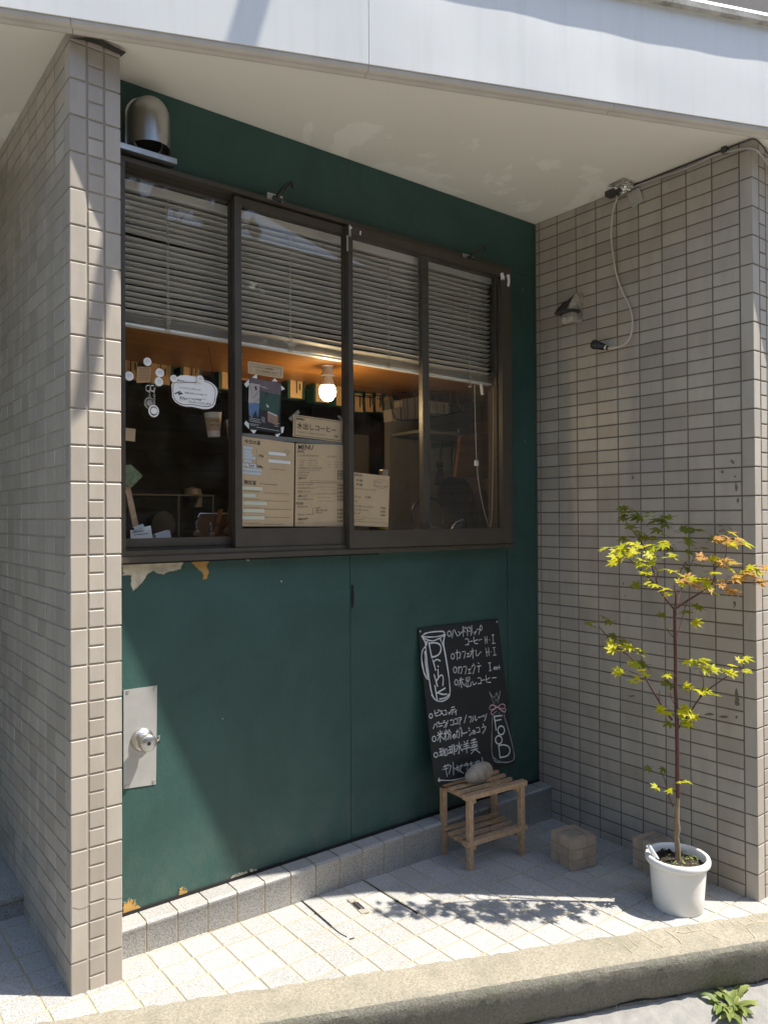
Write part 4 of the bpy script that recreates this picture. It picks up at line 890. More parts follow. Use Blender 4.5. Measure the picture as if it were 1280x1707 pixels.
def leaf_poly():
    tips = [(-.30, .30), (.02, .62), (.0, .0)]
    lobes = [(math.radians(a), l) for a, l in [(-128, .48), (-88, .78), (-44, .95), (0, 1.05), (44, .95), (88, .78), (128, .48)]]
    P = [(0, 0)]
    for i, (a, l) in enumerate(lobes):
        if i: m_ = (a+lobes[i-1][0])/2; P.append((.40*math.cos(m_), .40*math.sin(m_)))
        for da, f in ((-.25, .60), (0, 1), (.25, .60)): P.append((l*f*math.cos(a+da), l*f*math.sin(a+da)))
    return P
LPOLY = leaf_poly()
def leaf(b, p, size, fwd, nrm, droop=.25, mi=0):
    fwd = fwd.normalized(); side = nrm.cross(fwd).normalized(); nrm = fwd.cross(side)
    vs = [p+nrm*0]; c_ = p+fwd*size*.12
    vs = [c_]
    for x, y in LPOLY:
        r2 = x*x+y*y; vs.append(p + fwd*(x*size*.55+size*.12) + side*y*size*.55 - nrm*(droop*r2*size*.5) + nrm*abs(y)*size*.10)
    n_ = len(LPOLY); b.add(vs, [(0, i, i+1) for i in range(1, n_)] + [(0, n_, 1)], mi)
    b.tube([p-fwd*size*.35-nrm*size*.05, p+fwd*size*.1], .0007, 4, 3)
Zc = lambda x, y: (960+x/4, 820+y/4)
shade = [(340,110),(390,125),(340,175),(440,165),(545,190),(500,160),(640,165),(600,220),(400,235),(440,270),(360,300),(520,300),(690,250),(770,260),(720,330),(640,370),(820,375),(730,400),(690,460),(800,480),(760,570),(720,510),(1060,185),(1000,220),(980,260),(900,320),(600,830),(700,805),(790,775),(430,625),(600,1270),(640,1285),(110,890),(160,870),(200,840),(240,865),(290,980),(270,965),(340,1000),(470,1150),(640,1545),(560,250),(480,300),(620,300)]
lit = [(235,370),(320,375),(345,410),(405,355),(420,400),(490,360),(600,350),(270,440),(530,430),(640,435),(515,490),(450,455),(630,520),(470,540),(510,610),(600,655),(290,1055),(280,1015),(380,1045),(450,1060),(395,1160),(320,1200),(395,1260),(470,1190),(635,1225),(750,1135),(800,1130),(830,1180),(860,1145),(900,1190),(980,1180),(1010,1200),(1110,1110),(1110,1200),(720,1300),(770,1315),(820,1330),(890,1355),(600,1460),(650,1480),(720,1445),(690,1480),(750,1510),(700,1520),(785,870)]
org = [(920,310),(1010,280),(990,340),(1030,350),(1110,340),(820,440),(900,455),(970,465),(1010,480),(890,550),(930,600),(1040,580),(1110,530),(1180,540),(1240,500),(1210,600),(1030,665),(870,645),(690,590),(780,600),(740,590),(1080,560),(1150,560),(800,630)]
lowz = lambda x, y: (960+x/3.506, 1220+y/3.506)
b = MB()
def put(u, v, d, mi, s_):
    s_ *= 1.38
    cdir = -Vector((CM[0][2], CM[1][2], 0)).normalized()
    out = Vector((u-1126, 0, 0)); a = random.uniform(-1.1, 1.1)+(0 if u > 1126 else math.pi)
    rt = Vector((CM[0][0], CM[1][0], 0)).normalized()
    fwd = rt*math.cos(a)*.9 - cdir*math.sin(a)*.0 - cdir*random.uniform(-.3, .9) + Vector((0, 0, random.uniform(-.25, .3)))
    nrm = Vector((0, 0, 1)) + Vector((random.gauss(0, .30), random.gauss(0, .30), 0)) - cdir*random.uniform(.1, .75)
    leaf(b, tp(u, v, d), s_, fwd, nrm, random.uniform(.1, .5), mi)
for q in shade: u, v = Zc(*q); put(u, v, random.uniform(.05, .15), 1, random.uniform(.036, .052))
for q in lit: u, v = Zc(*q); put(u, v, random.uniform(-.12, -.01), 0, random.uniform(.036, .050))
for q in org: u, v = Zc(*q); put(u, v, random.uniform(-.14, -.03), 2 if random.random() < .72 else 0, random.uniform(.038, .052))
for q in lit+org: u, v = Zc(q[0]+random.uniform(-38, 38), q[1]+random.uniform(-26, 26)); put(u, v, random.uniform(-.13, -.02), 2 if q in org and random.random() < .7 else 0, random.uniform(.032, .046))
for q in [p_ for p_ in lit+org if p_[1] < 700]: u, v = Zc(q[0]+random.uniform(-45, 45), q[1]+random.uniform(-20, 30)); put(u, v, random.uniform(-.13, -.02), 2 if q in org and random.random() < .75 else 0, random.uniform(.030, .044))
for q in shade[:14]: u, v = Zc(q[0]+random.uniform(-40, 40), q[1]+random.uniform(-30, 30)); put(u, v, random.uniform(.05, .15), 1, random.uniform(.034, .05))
for q in [(590,300),(570,345),(630,290),(480,325)]: u, v = lowz(*q); put(u, v, -.02, 0, .036)
for q in [(520,215),(435,210)]: u, v = lowz(*q); put(u, v, .06, 1, .03)
obj('crown', b, [M_leafY, M_leafShade, M_leafO, M_bark], mt, ang=180)

# ---------------------------------------------------------------- weed at the kerb foot
wd_ = px(1222, 1682, 2, -.150); wp = thing('weed', 'leafy weed growing at the foot of the kerb', 'plant', wd_)
b = MB()
for i in range(64):
    a = random.uniform(0, 6.28); L_ = random.uniform(.025, .085); d = Vector((math.cos(a), math.sin(a), 0)); e = Vector((-d.y, d.x, 0)); up_ = random.uniform(.35, 1.5); P0 = wd_+Vector((random.gauss(0, .020), random.gauss(0, .014), .002))
    vs = []
    for k in range(7):
        t_ = k/6; p = P0+d*L_*t_+Vector((0, 0, L_*(up_*t_-up_*.75*t_*t_))); wv = L_*(.10+.045*(k % 2))*math.sin(math.pi*min(1, t_*.92+.08))+.0008
        vs += [p+e*wv, p+Vector((0, 0, -wv*.5)), p-e*wv]
    b.add(vs, [(k*3+j, k*3+j+1, (k+1)*3+j+1, (k+1)*3+j) for k in range(6) for j in range(2)])
obj('leaves', b, M_weed, wp, ang=90)
for i, (u, v, lb) in enumerate([(1168, 1692, 'curled orange dead leaf left of the weed'), (1186, 1697, 'small tan dead leaf right under the weed')]):
    p = px(u, v, 2, -.155); b = MB()
    vs = [p+Vector((.022*math.cos(a), .012*math.sin(a), .006+.006*math.cos(2*a))) for a in [q*.628 for q in range(10)]]; b.add(vs+[p+Vector((0, 0, .002))], [(10, k, (k+1) % 10) for k in range(10)])
    tag(obj('dead_leaf', b, M_ochre), lb, 'leaf', 'dead leaves at the kerb foot')

# ---------------------------------------------------------------- shop interior
RX0, RX1 = -1.87, .22
b = MB(); b.box((RX0, 2.2, 0), (RX1+.3, 2.25, 2.6))
for k in range(22): b.box((RX0, 2.185, .02+.115*k), (RX1+.3, 2.199, .02+.115*k+.110))
struct('interior_back_wall', b, M_plank)
b = MB(); b.box((RX0-.05, .05, 0), (RX0, 2.25, 2.6)); struct('interior_left_wall', b, M_iwall)
b = MB(); b.box((RX1, .05, 0), (RX1+.05, 2.2, 2.6))
for k in range(28): b.box((RX1-.010, .05, .02+.09*k), (RX1-.0005, .62, .02+.09*k+.086))
struct('interior_side_wall', b, M_brown)
b = MB(); b.box((RX0, .05, -.02), (RX1, 2.25, .0)); struct('interior_floor', b, M_plank)
b = MB(); b.box((RX0, .05, 2.58), (RX1, 2.25, 2.60)); struct('interior_ceiling', b, M_iwall)
b = MB(); b.box((-.34, .62, 0), (RX1, .66, 1.90)); struct('kitchen_wall', b, M_iwall)
b = MB(); b.box((RX0, .10, 1.932), (RX1-.012, .70, 1.955)); b.box((RX0, .70, 1.925), (RX1-.012, .715, 1.99))
o = obj('overhead_shelf', b, M_orange); tag(o, 'orange varnished wooden shelf above the coffee bags inside', 'shelf')
b = MB(); b.box((RX0+.01, .078, 1.19), (RX1-.012, .50, 1.222)); o = obj('service_counter', b, M_plank); tag(o, 'dark serving counter just inside the window', 'counter')
b = MB(); b.tube([(-1.9, .66, 1.905), (-.35, .66, 1.905)], .0025, 6); o = obj('hanging_rail', b, M_black); tag(o, 'thin black rail under the shelf holding coffee bags', 'rail')

def bag(u0, u1, v0, v1, d_y, label, hue=0, tl=0):
    p0 = px(u0, v1, 1, d_y); p1 = px(u1, v0, 1, d_y); x0, x1, z0, z1 = p0.x, p1.x, min(p0.z, p1.z), max(p0.z, p1.z); z0 = px((u0+u1)/2, v1, 1, d_y).z; z1 = px((u0+u1)/2, v0, 1, d_y).z
    o = thing('coffee_bag', label, 'bag', ((x0+x1)/2, d_y, z0), 'kraft coffee bags hanging under the shelf'); g_ = .014
    b = MB(); Q = [(x0, z0, 0), (x1, z0, 0), (x1+.002, z0+(z1-z0)*.7, .004), (x1-.002, z1, -.012), (x0+.002, z1, -.012), (x0-.002, z0+(z1-z0)*.7, .004)]
    b.prism([(x, d_y-b_, z) for x, z, b_ in Q], (0, .012, 0)); obj('front', b, M_bag, o, bevel=.002)
    b = MB(); b.box((x0-g_, d_y+.013, z0-.004), (x1+g_, d_y+.06, z1+.010)); b.box((x0-g_, d_y-.001, z0-.004), (x0-.003, d_y+.0125, z1+.008)); b.box((x1+.003, d_y-.001, z0-.004), (x1+g_, d_y+.0125, z1+.008)); obj('gusset', b, M_bagg, o, bevel=.002)
    b = MB(); xm = x0+(x1-x0)*.5; b.box((xm-.0018, d_y-.0065, z0+.02), (xm+.0018, d_y-.0045, z1-.01)); b.box((x0, d_y-.002, z1-.016), (x1, d_y+.0, z1-.012)); obj('cord', b, M_ink, o)
    b = MB(); b.box((xm+.014, d_y-.0066, z0+.035), (xm+.019, d_y-.0050, z0+.062)); obj('stamp', b, M_bagg, o)
for q in [(206,228,583,632,'leftmost kraft coffee bag, cut off by the window jamb'), (252,283,587,640,'kraft coffee bag behind the round badges above the key rings'), (306,331,592,640,'kraft coffee bag just above the white cloud shaped notice'), (370,392,600,648,'kraft coffee bag beside the first window stile'), (484,503,613,663,'lit kraft coffee bag right of the taped poster'), (527,548,623,670,'lit kraft coffee bag directly behind the glowing bulb'), (561,578,630,676,'kraft coffee bag right of the glowing bulb')]:
    bag(q[0], q[1], q[2], q[3], .62, q[4])
for u, lb in [(592, 'leftmost of the bags behind the third pane'), (609, 'second bag behind the third pane'), (626, 'third bag behind the third pane'), (641, 'rightmost of the bags behind the third pane')]:
    bag(u, u+13, 655, 686, .66, 'kraft coffee bag, ' + lb)

# bulb
bp = pxd(546, 655, 3.02)
lb = thing('light_bulb', 'glowing bulb in a white holder under the orange shelf', 'light bulb', bp)
b = MB(); b.lathe([(.0001, -.034), (.018, -.029), (.030, -.014), (.034, .004), (.0325, .018), (.027, .030)], bp, n=32); obj('bulb_glass', b, M_bulb, lb, ang=90)
b = MB(); b.lathe([(.0275, .029), (.024, .050), (.019, .062), (.019, .066), (.026, .068), (.026, .076), (.021, .082), (.021, .10), (.024, .104), (.024, 1.9305-bp.z)], bp, n=28); obj('holder', b, M_paper, lb, ang=40)
pl_ = bpy.data.lights.new('bulb_light', 'POINT'); plo = bpy.data.objects.new('bulb_light', pl_); COL.objects.link(plo); plo.location = bp + Vector((0, 0, -.045)); pl_.energy = 1.9; pl_.color = (1, .72, .38); pl_.shadow_soft_size = .03

# sheets of paper on the inside of the glass
def sheet(name, label, cat, Q, y, m, group=None, parent=None, th=.0007):
    P = [px(u, v, 1, y) for u, v in Q]; b = MB(); b.prism(P, (0, th, 0)); o = obj(name, b, m, parent)
    if parent is None: tag(o, label, cat, group)
    def F(s_, t_): return P[0]*(1-s_)*(1-t_)+P[1]*s_*(1-t_)+P[2]*s_*t_+P[3]*(1-s_)*t_
    return o, F, (P[1]-P[0]).normalized(), (P[0]-P[3]).normalized()
def scrib(b, F, s0, s1, t_, amp=.006, wd=.0012, mi=0):
    s_ = s0
    while s_ < s1:
        l_ = random.uniform(.012, .03); k = [F(s_+l_*f, t_+random.uniform(-amp, amp)) for f in (0, .35, .7, 1)]; b.ribbon(k, wd, (0, -1, 0), .0006, mi); s_ += l_+random.uniform(.006, .014)
Y2 = -.0115          # just behind the second pane
Y3 = -.0365          # just behind the third pane
def label(o, F, s0, s1, t0, t1, m, tx=True):
    b = MB(); b.prism([F(s0, t0)-Y*.0012, F(s1, t0)-Y*.0012, F(s1, t1)-Y*.0012, F(s0, t1)-Y*.0012], (0, .0005, 0)); obj('paper_label', b, m, o)
# menu sheets in a clear sleeve
o, F, U, V = sheet('bean_menu', 'kraft menu sheet with pale label strips in the second pane', 'menu', [(402,727),(491,738.5),(489,877.5),(402,877.5)], Y2, M_kraft)
b = MB(); b.text('今日の豆', F(.055, .07), U, V, .0150); b.text('限定豆', F(.05, .525), U, V, .0150); b.text('200g', F(.31, .205), U, V, .010); b.text('100g', F(.32, .33), U, V, .008)
scrib(b, F, .34, .66, .515, .006, .0011); obj('lettering', b, M_ink, o)
b = MB()
for t_ in (.235, .335): scrib(b, F, .53, .84, t_+.0)
for t_, e in ((.615, .9), (.705, .9), (.80, .95), (.895, .92), (.975, .78)): scrib(b, F, .05, .34, t_-.01, .004); scrib(b, F, .42, e, t_, .004, .0013)
b.ribbon([F(.275, .13), F(.27, .31)], .0012, -Y, .0006); b.ribbon([F(.85+.05*math.cos(a), .12+.02*math.sin(a)) for a in [q*.52 for q in range(13)]], .0009, -Y, .0006); obj('faint_lettering', b, M_faint, o)
for s0, s1, t0 in [(.035,.20,.105),(.035,.18,.145),(.04,.20,.18),(.04,.265,.215),(.04,.185,.255),(.02,.15,.295),(.02,.365,.345),(.02,.36,.385)]: label(o, F, s0, s1, t0, t0+.033, M_label)
for s0, s1, t0 in [(.50,.83,.135),(.50,.92,.225)]: label(o, F, s0, s1, t0, t0+.036, M_paper)
for s0, s1, t0 in [(.02,.39,.555),(.03,.26,.635),(.03,.47,.72),(.03,.43,.805),(.02,.43,.885)]: label(o, F, s0, s1, t0, t0+.038, M_label2)
b = MB(); b.prism([F(s_, t_)-Y*.0022 for s_, t_ in [(.09,.315),(.12,.298),(.275,.298),(.275,.335),(.12,.335)]], (0, .0005, 0)); so_ = obj('sold_out_tag', b, M_paper, o); b = MB(); b.text('Sold Out', F(.125, .328)-Y*.0022, U, V, .0125); obj('lettering', b, M_ink, so_)
o, F, U, V = sheet('drink_menu', 'kraft sheet headed MENU with prices down its right side', 'menu', [(493,739),(575,742),(574.5,878),(491.5,877.5)], Y2, M_kraft)
b = MB(); b.text('MENU', F(.04, .07), U, V, .0225); b.text('DRINK', F(.03, .105), U, V, .009); b.text('FOOD', F(.02, .735), U, V, .010)
for tx, t_, h in [('・ハンドドリップコーヒー',.155,.0125),('・カフェオレ',.155,.0125),('・アイスコーヒー / カフェラテ',.305,.012),('・エスプレッソ',.36,.012),('・カフェラテ',.395,.012),('・豆乳ラテ',.43,.013),('・コーヒーシェイク',.505,.012),('・アイスエスプレッソ',.55,.012),('・水出しコーヒー',.59,.012),('・豆乳ココア',.645,.012),('・ミックスジュース',.685,.012),('・ビスコッティ',.775,.011),('・チョコレートケーキ',.87,.011),('・珈琲水羊羹',.925,.013),('・クッキー',.97,.011)]:
    b.text(tx, F(.60 if tx == '・カフェオレ' else .02, t_), U, V, h*.62)
for i, t_ in enumerate([.335,.365,.39,.425,.505,.545,.595,.645,.685,.81,.855,.90,.945]): b.text('¥ %d' % [500,450,550,550,600,650,600,550,550,300,350,400,300][i], F(.84, t_), U, V, .0105)
for k, (tx, t_) in enumerate([('ココア', .785), ('抹茶・ほうじ茶', .815), ('フルーツ', .845)]): b.text(tx, F(.40, t_), U, V, .0068)
b.ribbon([F(.37, .77), F(.345, .79), F(.345, .83), F(.37, .85)], .0011, -Y, .0006); obj('lettering', b, M_ink, o)
b = MB()
for t_ in (.20, .23, .26):
    for s_ in (.08, .24, .36): scrib(b, F, s_, s_+.07, t_, .004)
    for s_ in (.64, .78, .9): scrib(b, F, s_, s_+.06, t_+.012, .004)
for t_, a, e in ((.32,.05,.5),(.445,.28,.8),(.465,.05,.9),(.52,.42,.8),(.555,.5,.82),(.595,.42,.82),(.645,.44,.7),(.69,.44,.75),(.955,.35,.8)): scrib(b, F, a, e, t_, .003, .0009)
b.ribbon([F(.03, .472), F(.95, .468)], .0007, -Y, .0006); b.ribbon([F(.0, .605), F(.95, .61)], .0007, -Y, .0006); b.ribbon([F(.02, .112), F(.17, .112)], .0008, -Y, .0006); b.ribbon([F(.02, .742), F(.14, .742)], .0008, -Y, .0006); obj('faint_lettering', b, M_faint, o)
o, F, U, V = sheet('sleeve_strip', 'grey clear sleeve strip along the top of the two menus', 'plastic sleeve', [(405,721.5),(575,737.5),(575,744),(402,729)], Y2+.0015, mat('grey_sleeve_plastic', (.20, .195, .18), .25, var=.1))
o, F, U, V = sheet('food_menu', 'kraft price sheet with cut off left edge in the third pane', 'menu', [(588,787),(649.5,794),(647,879),(588,876)], Y3, M_kraft)
b = MB(); b.text('店内価格', F(.04, .06), U, V, .0085); b.text('¥ 100 -', F(.10, .16), U, V, .011); b.text('¥ 100', F(.10, .24), U, V, .011); b.text('ドリップ', F(.0, .47), U, V, .0085); b.text('¥ 150 -', F(.34, .465), U, V, .010); b.text('ギフト', F(.0, .56), U, V, .0080)
for k, (tx, t_) in enumerate([('コーヒー豆 × ドリップバッグ', .64), ('コーヒー豆 × クッキー', .71), ('ギフト 3種', .78)]): b.text(tx, F(.01, t_), U, V, .0068); b.text(['¥ 800', '¥ 950', '¥ 900'][k], F(.77, t_+.01), U, V, .0095)
obj('lettering', b, M_ink, o); b = MB(); scrib(b, F, .01, .62, .30, .004); scrib(b, F, .01, .3, .88, .004); scrib(b, F, .01, .95, .92, .004); scrib(b, F, .58, .78, .14, .004); scrib(b, F, .56, .94, .21, .004)
b.ribbon([F(.75+.20*math.cos(a), .17+.085*math.sin(a)) for a in [q*.52 for q in range(13)]], .0009, -Y, .0006); b.ribbon([F(0, .83), F(.97, .86)], .0007, -Y, .0006); obj('faint_lettering', b, M_faint, o)
o, F, U, V = sheet('cold_brew_sign', 'kraft sign reading cold brew coffee in large black brush letters', 'sign', [(489,690.5),(571,702),(569.5,737),(488,727)], Y2-.0006, M_kraft)
b = MB(); b.text('水出しコーヒー', F(.075, .60), U, V, .0232); b.text('夏季限定', F(.05, .22), U, V, .0088); b.text('すっきりごくごくのめる、アイスコーヒー。', F(.09, .80), U, V, .0060); b.text('700', F(.83, .82), U, V, .0115)
for L in [[(.03,.06),(.975,.06)],[(.975,.06),(.975,.94)],[(.975,.94),(.03,.94)],[(.03,.94),(.03,.06)]]: b.ribbon([F(*q) for q in L], .0016, -Y, .0006)
obj('lettering', b, M_ink, o)
for q in [[(481,697),(497,683),(500,688),(485,702)],[(562,693),(566,692),(574,701),(572,708)]]: sheet('tape_strip', '', '', q, Y2+.0022, mat('translucent_tape', (.22, .21, .19), .3, var=.1), parent=o)
# poster
M_pd = mat('poster_charcoal', (.025, .022, .024), .5, var=.2); M_pm = mat('poster_mauve', (.16, .115, .125), .5, var=.25, vs=25)
o, F, U, V = sheet('poster', 'small dark printed poster held by white tape in the second pane', 'poster', [(415,628.5),(468.5,638),(467,723.5),(413,714)], Y2, M_pd)
def patch(nm, pts, m, lift): b = MB(); b.prism([F(*q)-Y*lift for q in pts], (0, .0003, 0)); obj(nm, b, m, o)
patch('mauve_band', [(.01,.01),(.99,.01),(.99,.24),(.35,.24),(.33,.12),(.01,.16)], M_pm, .0006)
patch('pale_area', [(.0,.12),(.33,.12),(.33,.48),(0,.50)], mat('poster_pale_cream', (.50, .44, .40), .5, var=.15, vs=40), .0008)
patch('blue_area', [(0,.50),(.33,.47),(.32,.70),(.28,.76),(.22,.62),(.12,.78),(.03,.74)], mat('poster_blue', (.11, .19, .34), .5, var=.5, vs=60), .0008)
patch('green_area', [(.335,.22),(.96,.25),(.93,.66),(.72,.64),(.58,.58),(.40,.60),(.335,.54)], mat('poster_green', (.035, .085, .062), .5, var=.2), .0008)
patch('tan_box', [(.59,.62),(.92,.67),(.90,.84),(.60,.80)], mat('poster_tan', (.36, .20, .12), .5, var=.15), .0010)
patch('box_lid', [(.59,.60),(.88,.645),(.90,.67),(.60,.625)], M_wink, .0012)
patch('box_label', [(.68,.72),(.78,.735),(.77,.81),(.68,.80)], mat('poster_lilac', (.22, .17, .20), .5), .0013)
patch('grey_bag', [(.40,.72),(.51,.73),(.51,.84),(.40,.82)], mat('poster_grey', (.20, .18, .19), .5), .0010)
b = MB(); b.text('ギフトセット', F(.06, .05), U, V, .0058); b.text('販売中', F(.06, .085), U, V, .0060)
for t_, a, e in [(.115,.06,.34),(.135,.2,.5),(.155,.4,.6),(.79,.05,.35),(.82,.05,.36),(.85,.05,.4),(.90,.06,.3),(.925,.06,.2),(.945,.25,.95),(.80,.83,.93),(.83,.83,.93),(.86,.80,.92)]: scrib(b, F, a, e, t_, .003, .0012)
for c_ in range(3): b.ribbon([F(.54+.03*c_, .47+.012*c_), F(.56+.03*c_, .49+.012*c_), F(.575, .52)], .0022, -Y, .0014)
obj('white_print', b, M_wink, o)
b = MB(); b.ribbon([F(.14, .39), F(.25, .28), F(.37, .19), F(.33, .17)], .0014, -Y, .0016); b.ribbon([F(.03, .14), F(.08, .26), F(.10, .32)], .0012, -Y, .0016); b.ribbon([F(.17, .17), F(.25, .21), F(.19, .23), F(.22, .16)], .004, -Y, .0016); b.ribbon([F(.49, .27), F(.56, .26), F(.58, .31), F(.52, .31)], .0045, -Y, .0016); b.ribbon([F(.17, .48), F(.30, .40), F(.42, .38), F(.47, .34)], .0011, -Y, .0016); obj('branch_print', b, mat('poster_maroon', (.10, .035, .035), .6), o)
for q in [[(420,629),(428,623),(428.5,631)],[(453,635),(458,630),(463,636)],[(407,640),(415,632),(415,641),(411,646)],[(468.5,642),(475,648),(469,651)],[(407,706),(410,701),(415,706),(415,715)],[(417,716),(428,717),(423,723)],[(459,724),(468,722),(463,728.5),(460,727)],[(468,712),(473.5,711),(472,721),(469,722)]]:
    b = MB(); b.prism([px(u, v, 1, Y2-.0016) for u, v in q], (0, .0005, 0)); obj('tape_piece', b, M_paper, o)
o, F, U, V = sheet('notice_card', 'kraft notice card with a ruled border above the poster', 'sign', [(413,601.5),(472.5,611),(471.5,631),(413.5,622)], Y2-.0008, M_kraft)
b = MB(); b.text('ペットボトル・空き缶等の', F(.13, .44), U, V, .0066); b.text('ゴミ は お持ち帰りください', F(.20, .72), U, V, .0066); obj('lettering', b, M_ink, o); b = MB()
for L in [[(.07,.16),(.93,.20)],[(.93,.20),(.93,.86)],[(.93,.86),(.07,.84)],[(.07,.84),(.07,.16)]]: b.ribbon([F(*q) for q in L], .0010, -Y, .0006)
obj('border', b, M_faint, o)

# cloud notice, badges, note, key rings in the first pane
Y1 = -.001
Zn = lambda x, y: (280+x/14.22, 610+y/14.22)
OUTL = [(80,450),(95,600),(100,740),(170,850),(280,920),(420,960),(560,960),(700,990),(830,1020),(960,1020),(1060,980),(1120,900),(1140,780),(1175,650),(1160,530),(1090,440),(990,370),(850,325),(690,260),(560,235),(420,215),(290,220),(200,270),(110,380)]
b = MB(); b.prism([px(*Zn(*q), 1, Y1) for q in OUTL], (0, .0008, 0)); cl = obj('campaign_notice', b, M_paper); tag(cl, 'white cloud shaped paper notice with handwriting in the first pane', 'sign')
b = MB(); W = lambda x, y: px(*Zn(x, y), 1, Y1)
b.text('8月のキャンペーン', W(190, 355), X+Zv*-.06, Zv, .0078)
for tx, x, y, h in [('ハンドドリップコーヒー', 260, 525, .0068), ('TAKE OUTしていただくと', 385, 645, .0064), ('豆50g or ドリップ1袋', 270, 765, .0076), ('プレゼントいたします!', 480, 865, .0074)]: b.text(tx, W(x, y), X+Zv*-.02, Zv, h)
b.ribbon([W(*q) for q in [(125,430),(140,390),(300,400),(500,390),(690,385)]], .0014, -Y, .0006); b.ribbon([W(*q) for q in [(860,360),(980,400),(1080,480),(1125,600),(1110,760),(1080,900),(1000,955),(850,960),(700,935),(560,910),(420,920),(300,900),(180,820),(130,720),(115,560),(120,430)]], .0017, -Y, .0006)
b.ribbon([W(*q) for q in [(170,655),(215,630),(280,612)]], .004, -Y, .0006); b.ribbon([W(*q) for q in [(255,665),(325,648)]], .005, -Y, .0006); obj('lettering', b, M_ink, cl)
b = MB(); b.ribbon([W(260, 805), W(460, 800)], .0012, -Y, .0006); b.ribbon([W(570, 790), W(900, 785)], .0012, -Y, .0006); obj('underline', b, M_ochre, cl)
for u, v, r_, lbl in [(245,603,.0125,'white round badge at the top, alone between two coffee bags'),(214.5,627,.0135,'white round badge touching the left window jamb'),(265.5,621.5,.0135,'white round badge, upper of the stacked pair'),(264,636.5,.0135,'white round badge, lower of the stacked pair'),(289,631,.0115,'white round badge on the left corner of the cloud notice'),(333,632,.0120,'white round badge on the right shoulder of the cloud notice')]:
    p = px(u, v, 1, Y1-.0025); b = MB(); b.lathe([(r_, .0005), (r_, .003), (r_*.9, .0048), (.0001, .0055)], p, (0, -1, 0), 28); o = obj('badge', b, M_paper, loc=None); tag(o, lbl, 'badge', 'round badges in the first pane')
    b = MB(); q = p-Y*.0056; b.ribbon([q+Vector((r_*.45*math.cos(a), 0, r_*.5*math.sin(a))) for a in [k*.5-.6 for k in range(9)]], .0009, -Y, .0003); b.ribbon([q+Vector((r_*.2*math.cos(a), 0, r_*.3*math.sin(a)-r_*.1)) for a in [k*.6 for k in range(9)]], .0008, -Y, .0003); obj('printed_mark', b, mat('badge_print', (.30, .28, .28), .7) if 'badge_print' not in bpy.data.materials else bpy.data.materials['badge_print'], o)
o, F, U, V = sheet('price_note', 'small brown paper note beside the badge pair', 'note', [(229,611),(252,611),(251,637),(227.5,638)], Y1, mat('brown_note_paper', (.40, .24, .12), .8))
b = MB(); [scrib(b, F, .12, .9, .12+.14*k, .015, .0011) for k in range(6)]; obj('lettering', b, M_faint, o)
for k, (u, v, mm, lbl, dz) in enumerate([(249, 672, M_rust, 'key ring with a grey oval tag, left of the two', 0), (256, 685, M_paper, 'key ring with a white round tag, right of the two', 0)]):
    kr = thing('key_ring', lbl, 'key ring', px(u, v, 1, Y1-.008*k), 'key rings hanging in the first pane'); yy = Y1-.004-.008*k
    tu = 250+7*k; b = MB(); b.tube([px(tu-3+8*math.cos(a)*.5, 647+5*math.sin(a), 1, yy) for a in [q*.45 for q in range(13)]], .0014, 6); b.tube([px(tu+1, 646, 1, yy), px(tu-1, 654, 1, yy)], .0026, 6); obj('clasp', b, M_alum, kr)
    b = MB()
    for q in range(4+2*k): c0 = px(tu-.5+.5*k, 656+3.1*q, 1, yy); b.tube([c0+Vector((.0032*math.cos(a)*(1 if q % 2 else .4), .003*math.cos(a)*(0 if q % 2 else 1), .0042*math.sin(a))) for a in [r*.785 for r in range(9)]], .0009, 5)
    obj('chain', b, M_alum, kr)
    c0 = px(u, v, 1, yy); rr = .0142; b = MB(); b.tube([c0+Vector((rr*math.cos(a), 0, rr*1.15*math.sin(a))) for a in [r*.2618 for r in range(25)]], .0026, 8); b.lathe([(.0102, 0), (.0102, .003), (.0094, .004), (.0001, .0042)], c0, (0, -1, 0), 24); obj('tag', b, [mm], kr)
# paper cups
for k, (u0, u1, v0, v1, yy, lbl) in enumerate([(338,371,686,728,.20,'paper cup with a tan sleeve hanging clear of the window stile'), (375,403,698,749,.17,'paper cup with a tan sleeve half behind the window stile')]):
    a = px((u0+u1)/2, v0+2, 1, yy); bb = px((u0+u1)/2+2, v1, 1, yy); r0 = (px(u1, v0, 1, yy)-px(u0, v0, 1, yy)).length*.40; h_ = a.z-bb.z; cu = thing('paper_cup', lbl, 'cup', bb, 'paper cups strung under the shelf'); axv = (a-bb).normalized()
    b = MB(); b.lathe([(.0001, .002), (r0*.70, .002), (r0*.70, 0), (r0, h_*.96), (r0*1.04, h_*.98), (r0*1.03, h_), (r0*.96, h_*.98), (r0*.66, .006)], bb, axv, 28); obj('cup_body', b, M_cup, cu, ang=60)
    b = MB(); b.lathe([(r0*.755+.0006, h_*.24), (r0*.93+.0012, h_*.78)], bb, axv, 28); sl = obj('sleeve', b, M_sleeve, cu); b = MB(); fr = (Vector((CAM.x, CAM.y, a.z))-a).normalized(); ux = Vector((-fr.y, fr.x, 0)); ux = -ux if ux.dot(X) < 0 else ux
    b.text('COFFEE', bb+axv*h_*.60+fr*(r0*.93)-ux*r0*.45, ux, Zv, r0*.32, .001); b.text('HOT ICE', bb+axv*h_*.42+fr*(r0*.88)-ux*r0*.40, ux, Zv, r0*.25, .001); obj('lettering', b, M_ink, sl)
    b = MB(); b.tube(smooth([a+Vector((r0, 0, 0)), a+Vector((r0*1.3, 0, .03)), a+Vector((r0*.6, .02, .10)), Vector((a.x, yy+.03, 1.931))], 2), .0012, 5); b.tube(smooth([a+Vector((-r0, 0, 0)), a+Vector((-r0*1.3, 0, -.01)), a+Vector((-r0*1.4, 0, -.045))], 2), .0012, 5); obj('string', b, M_grime, cu)
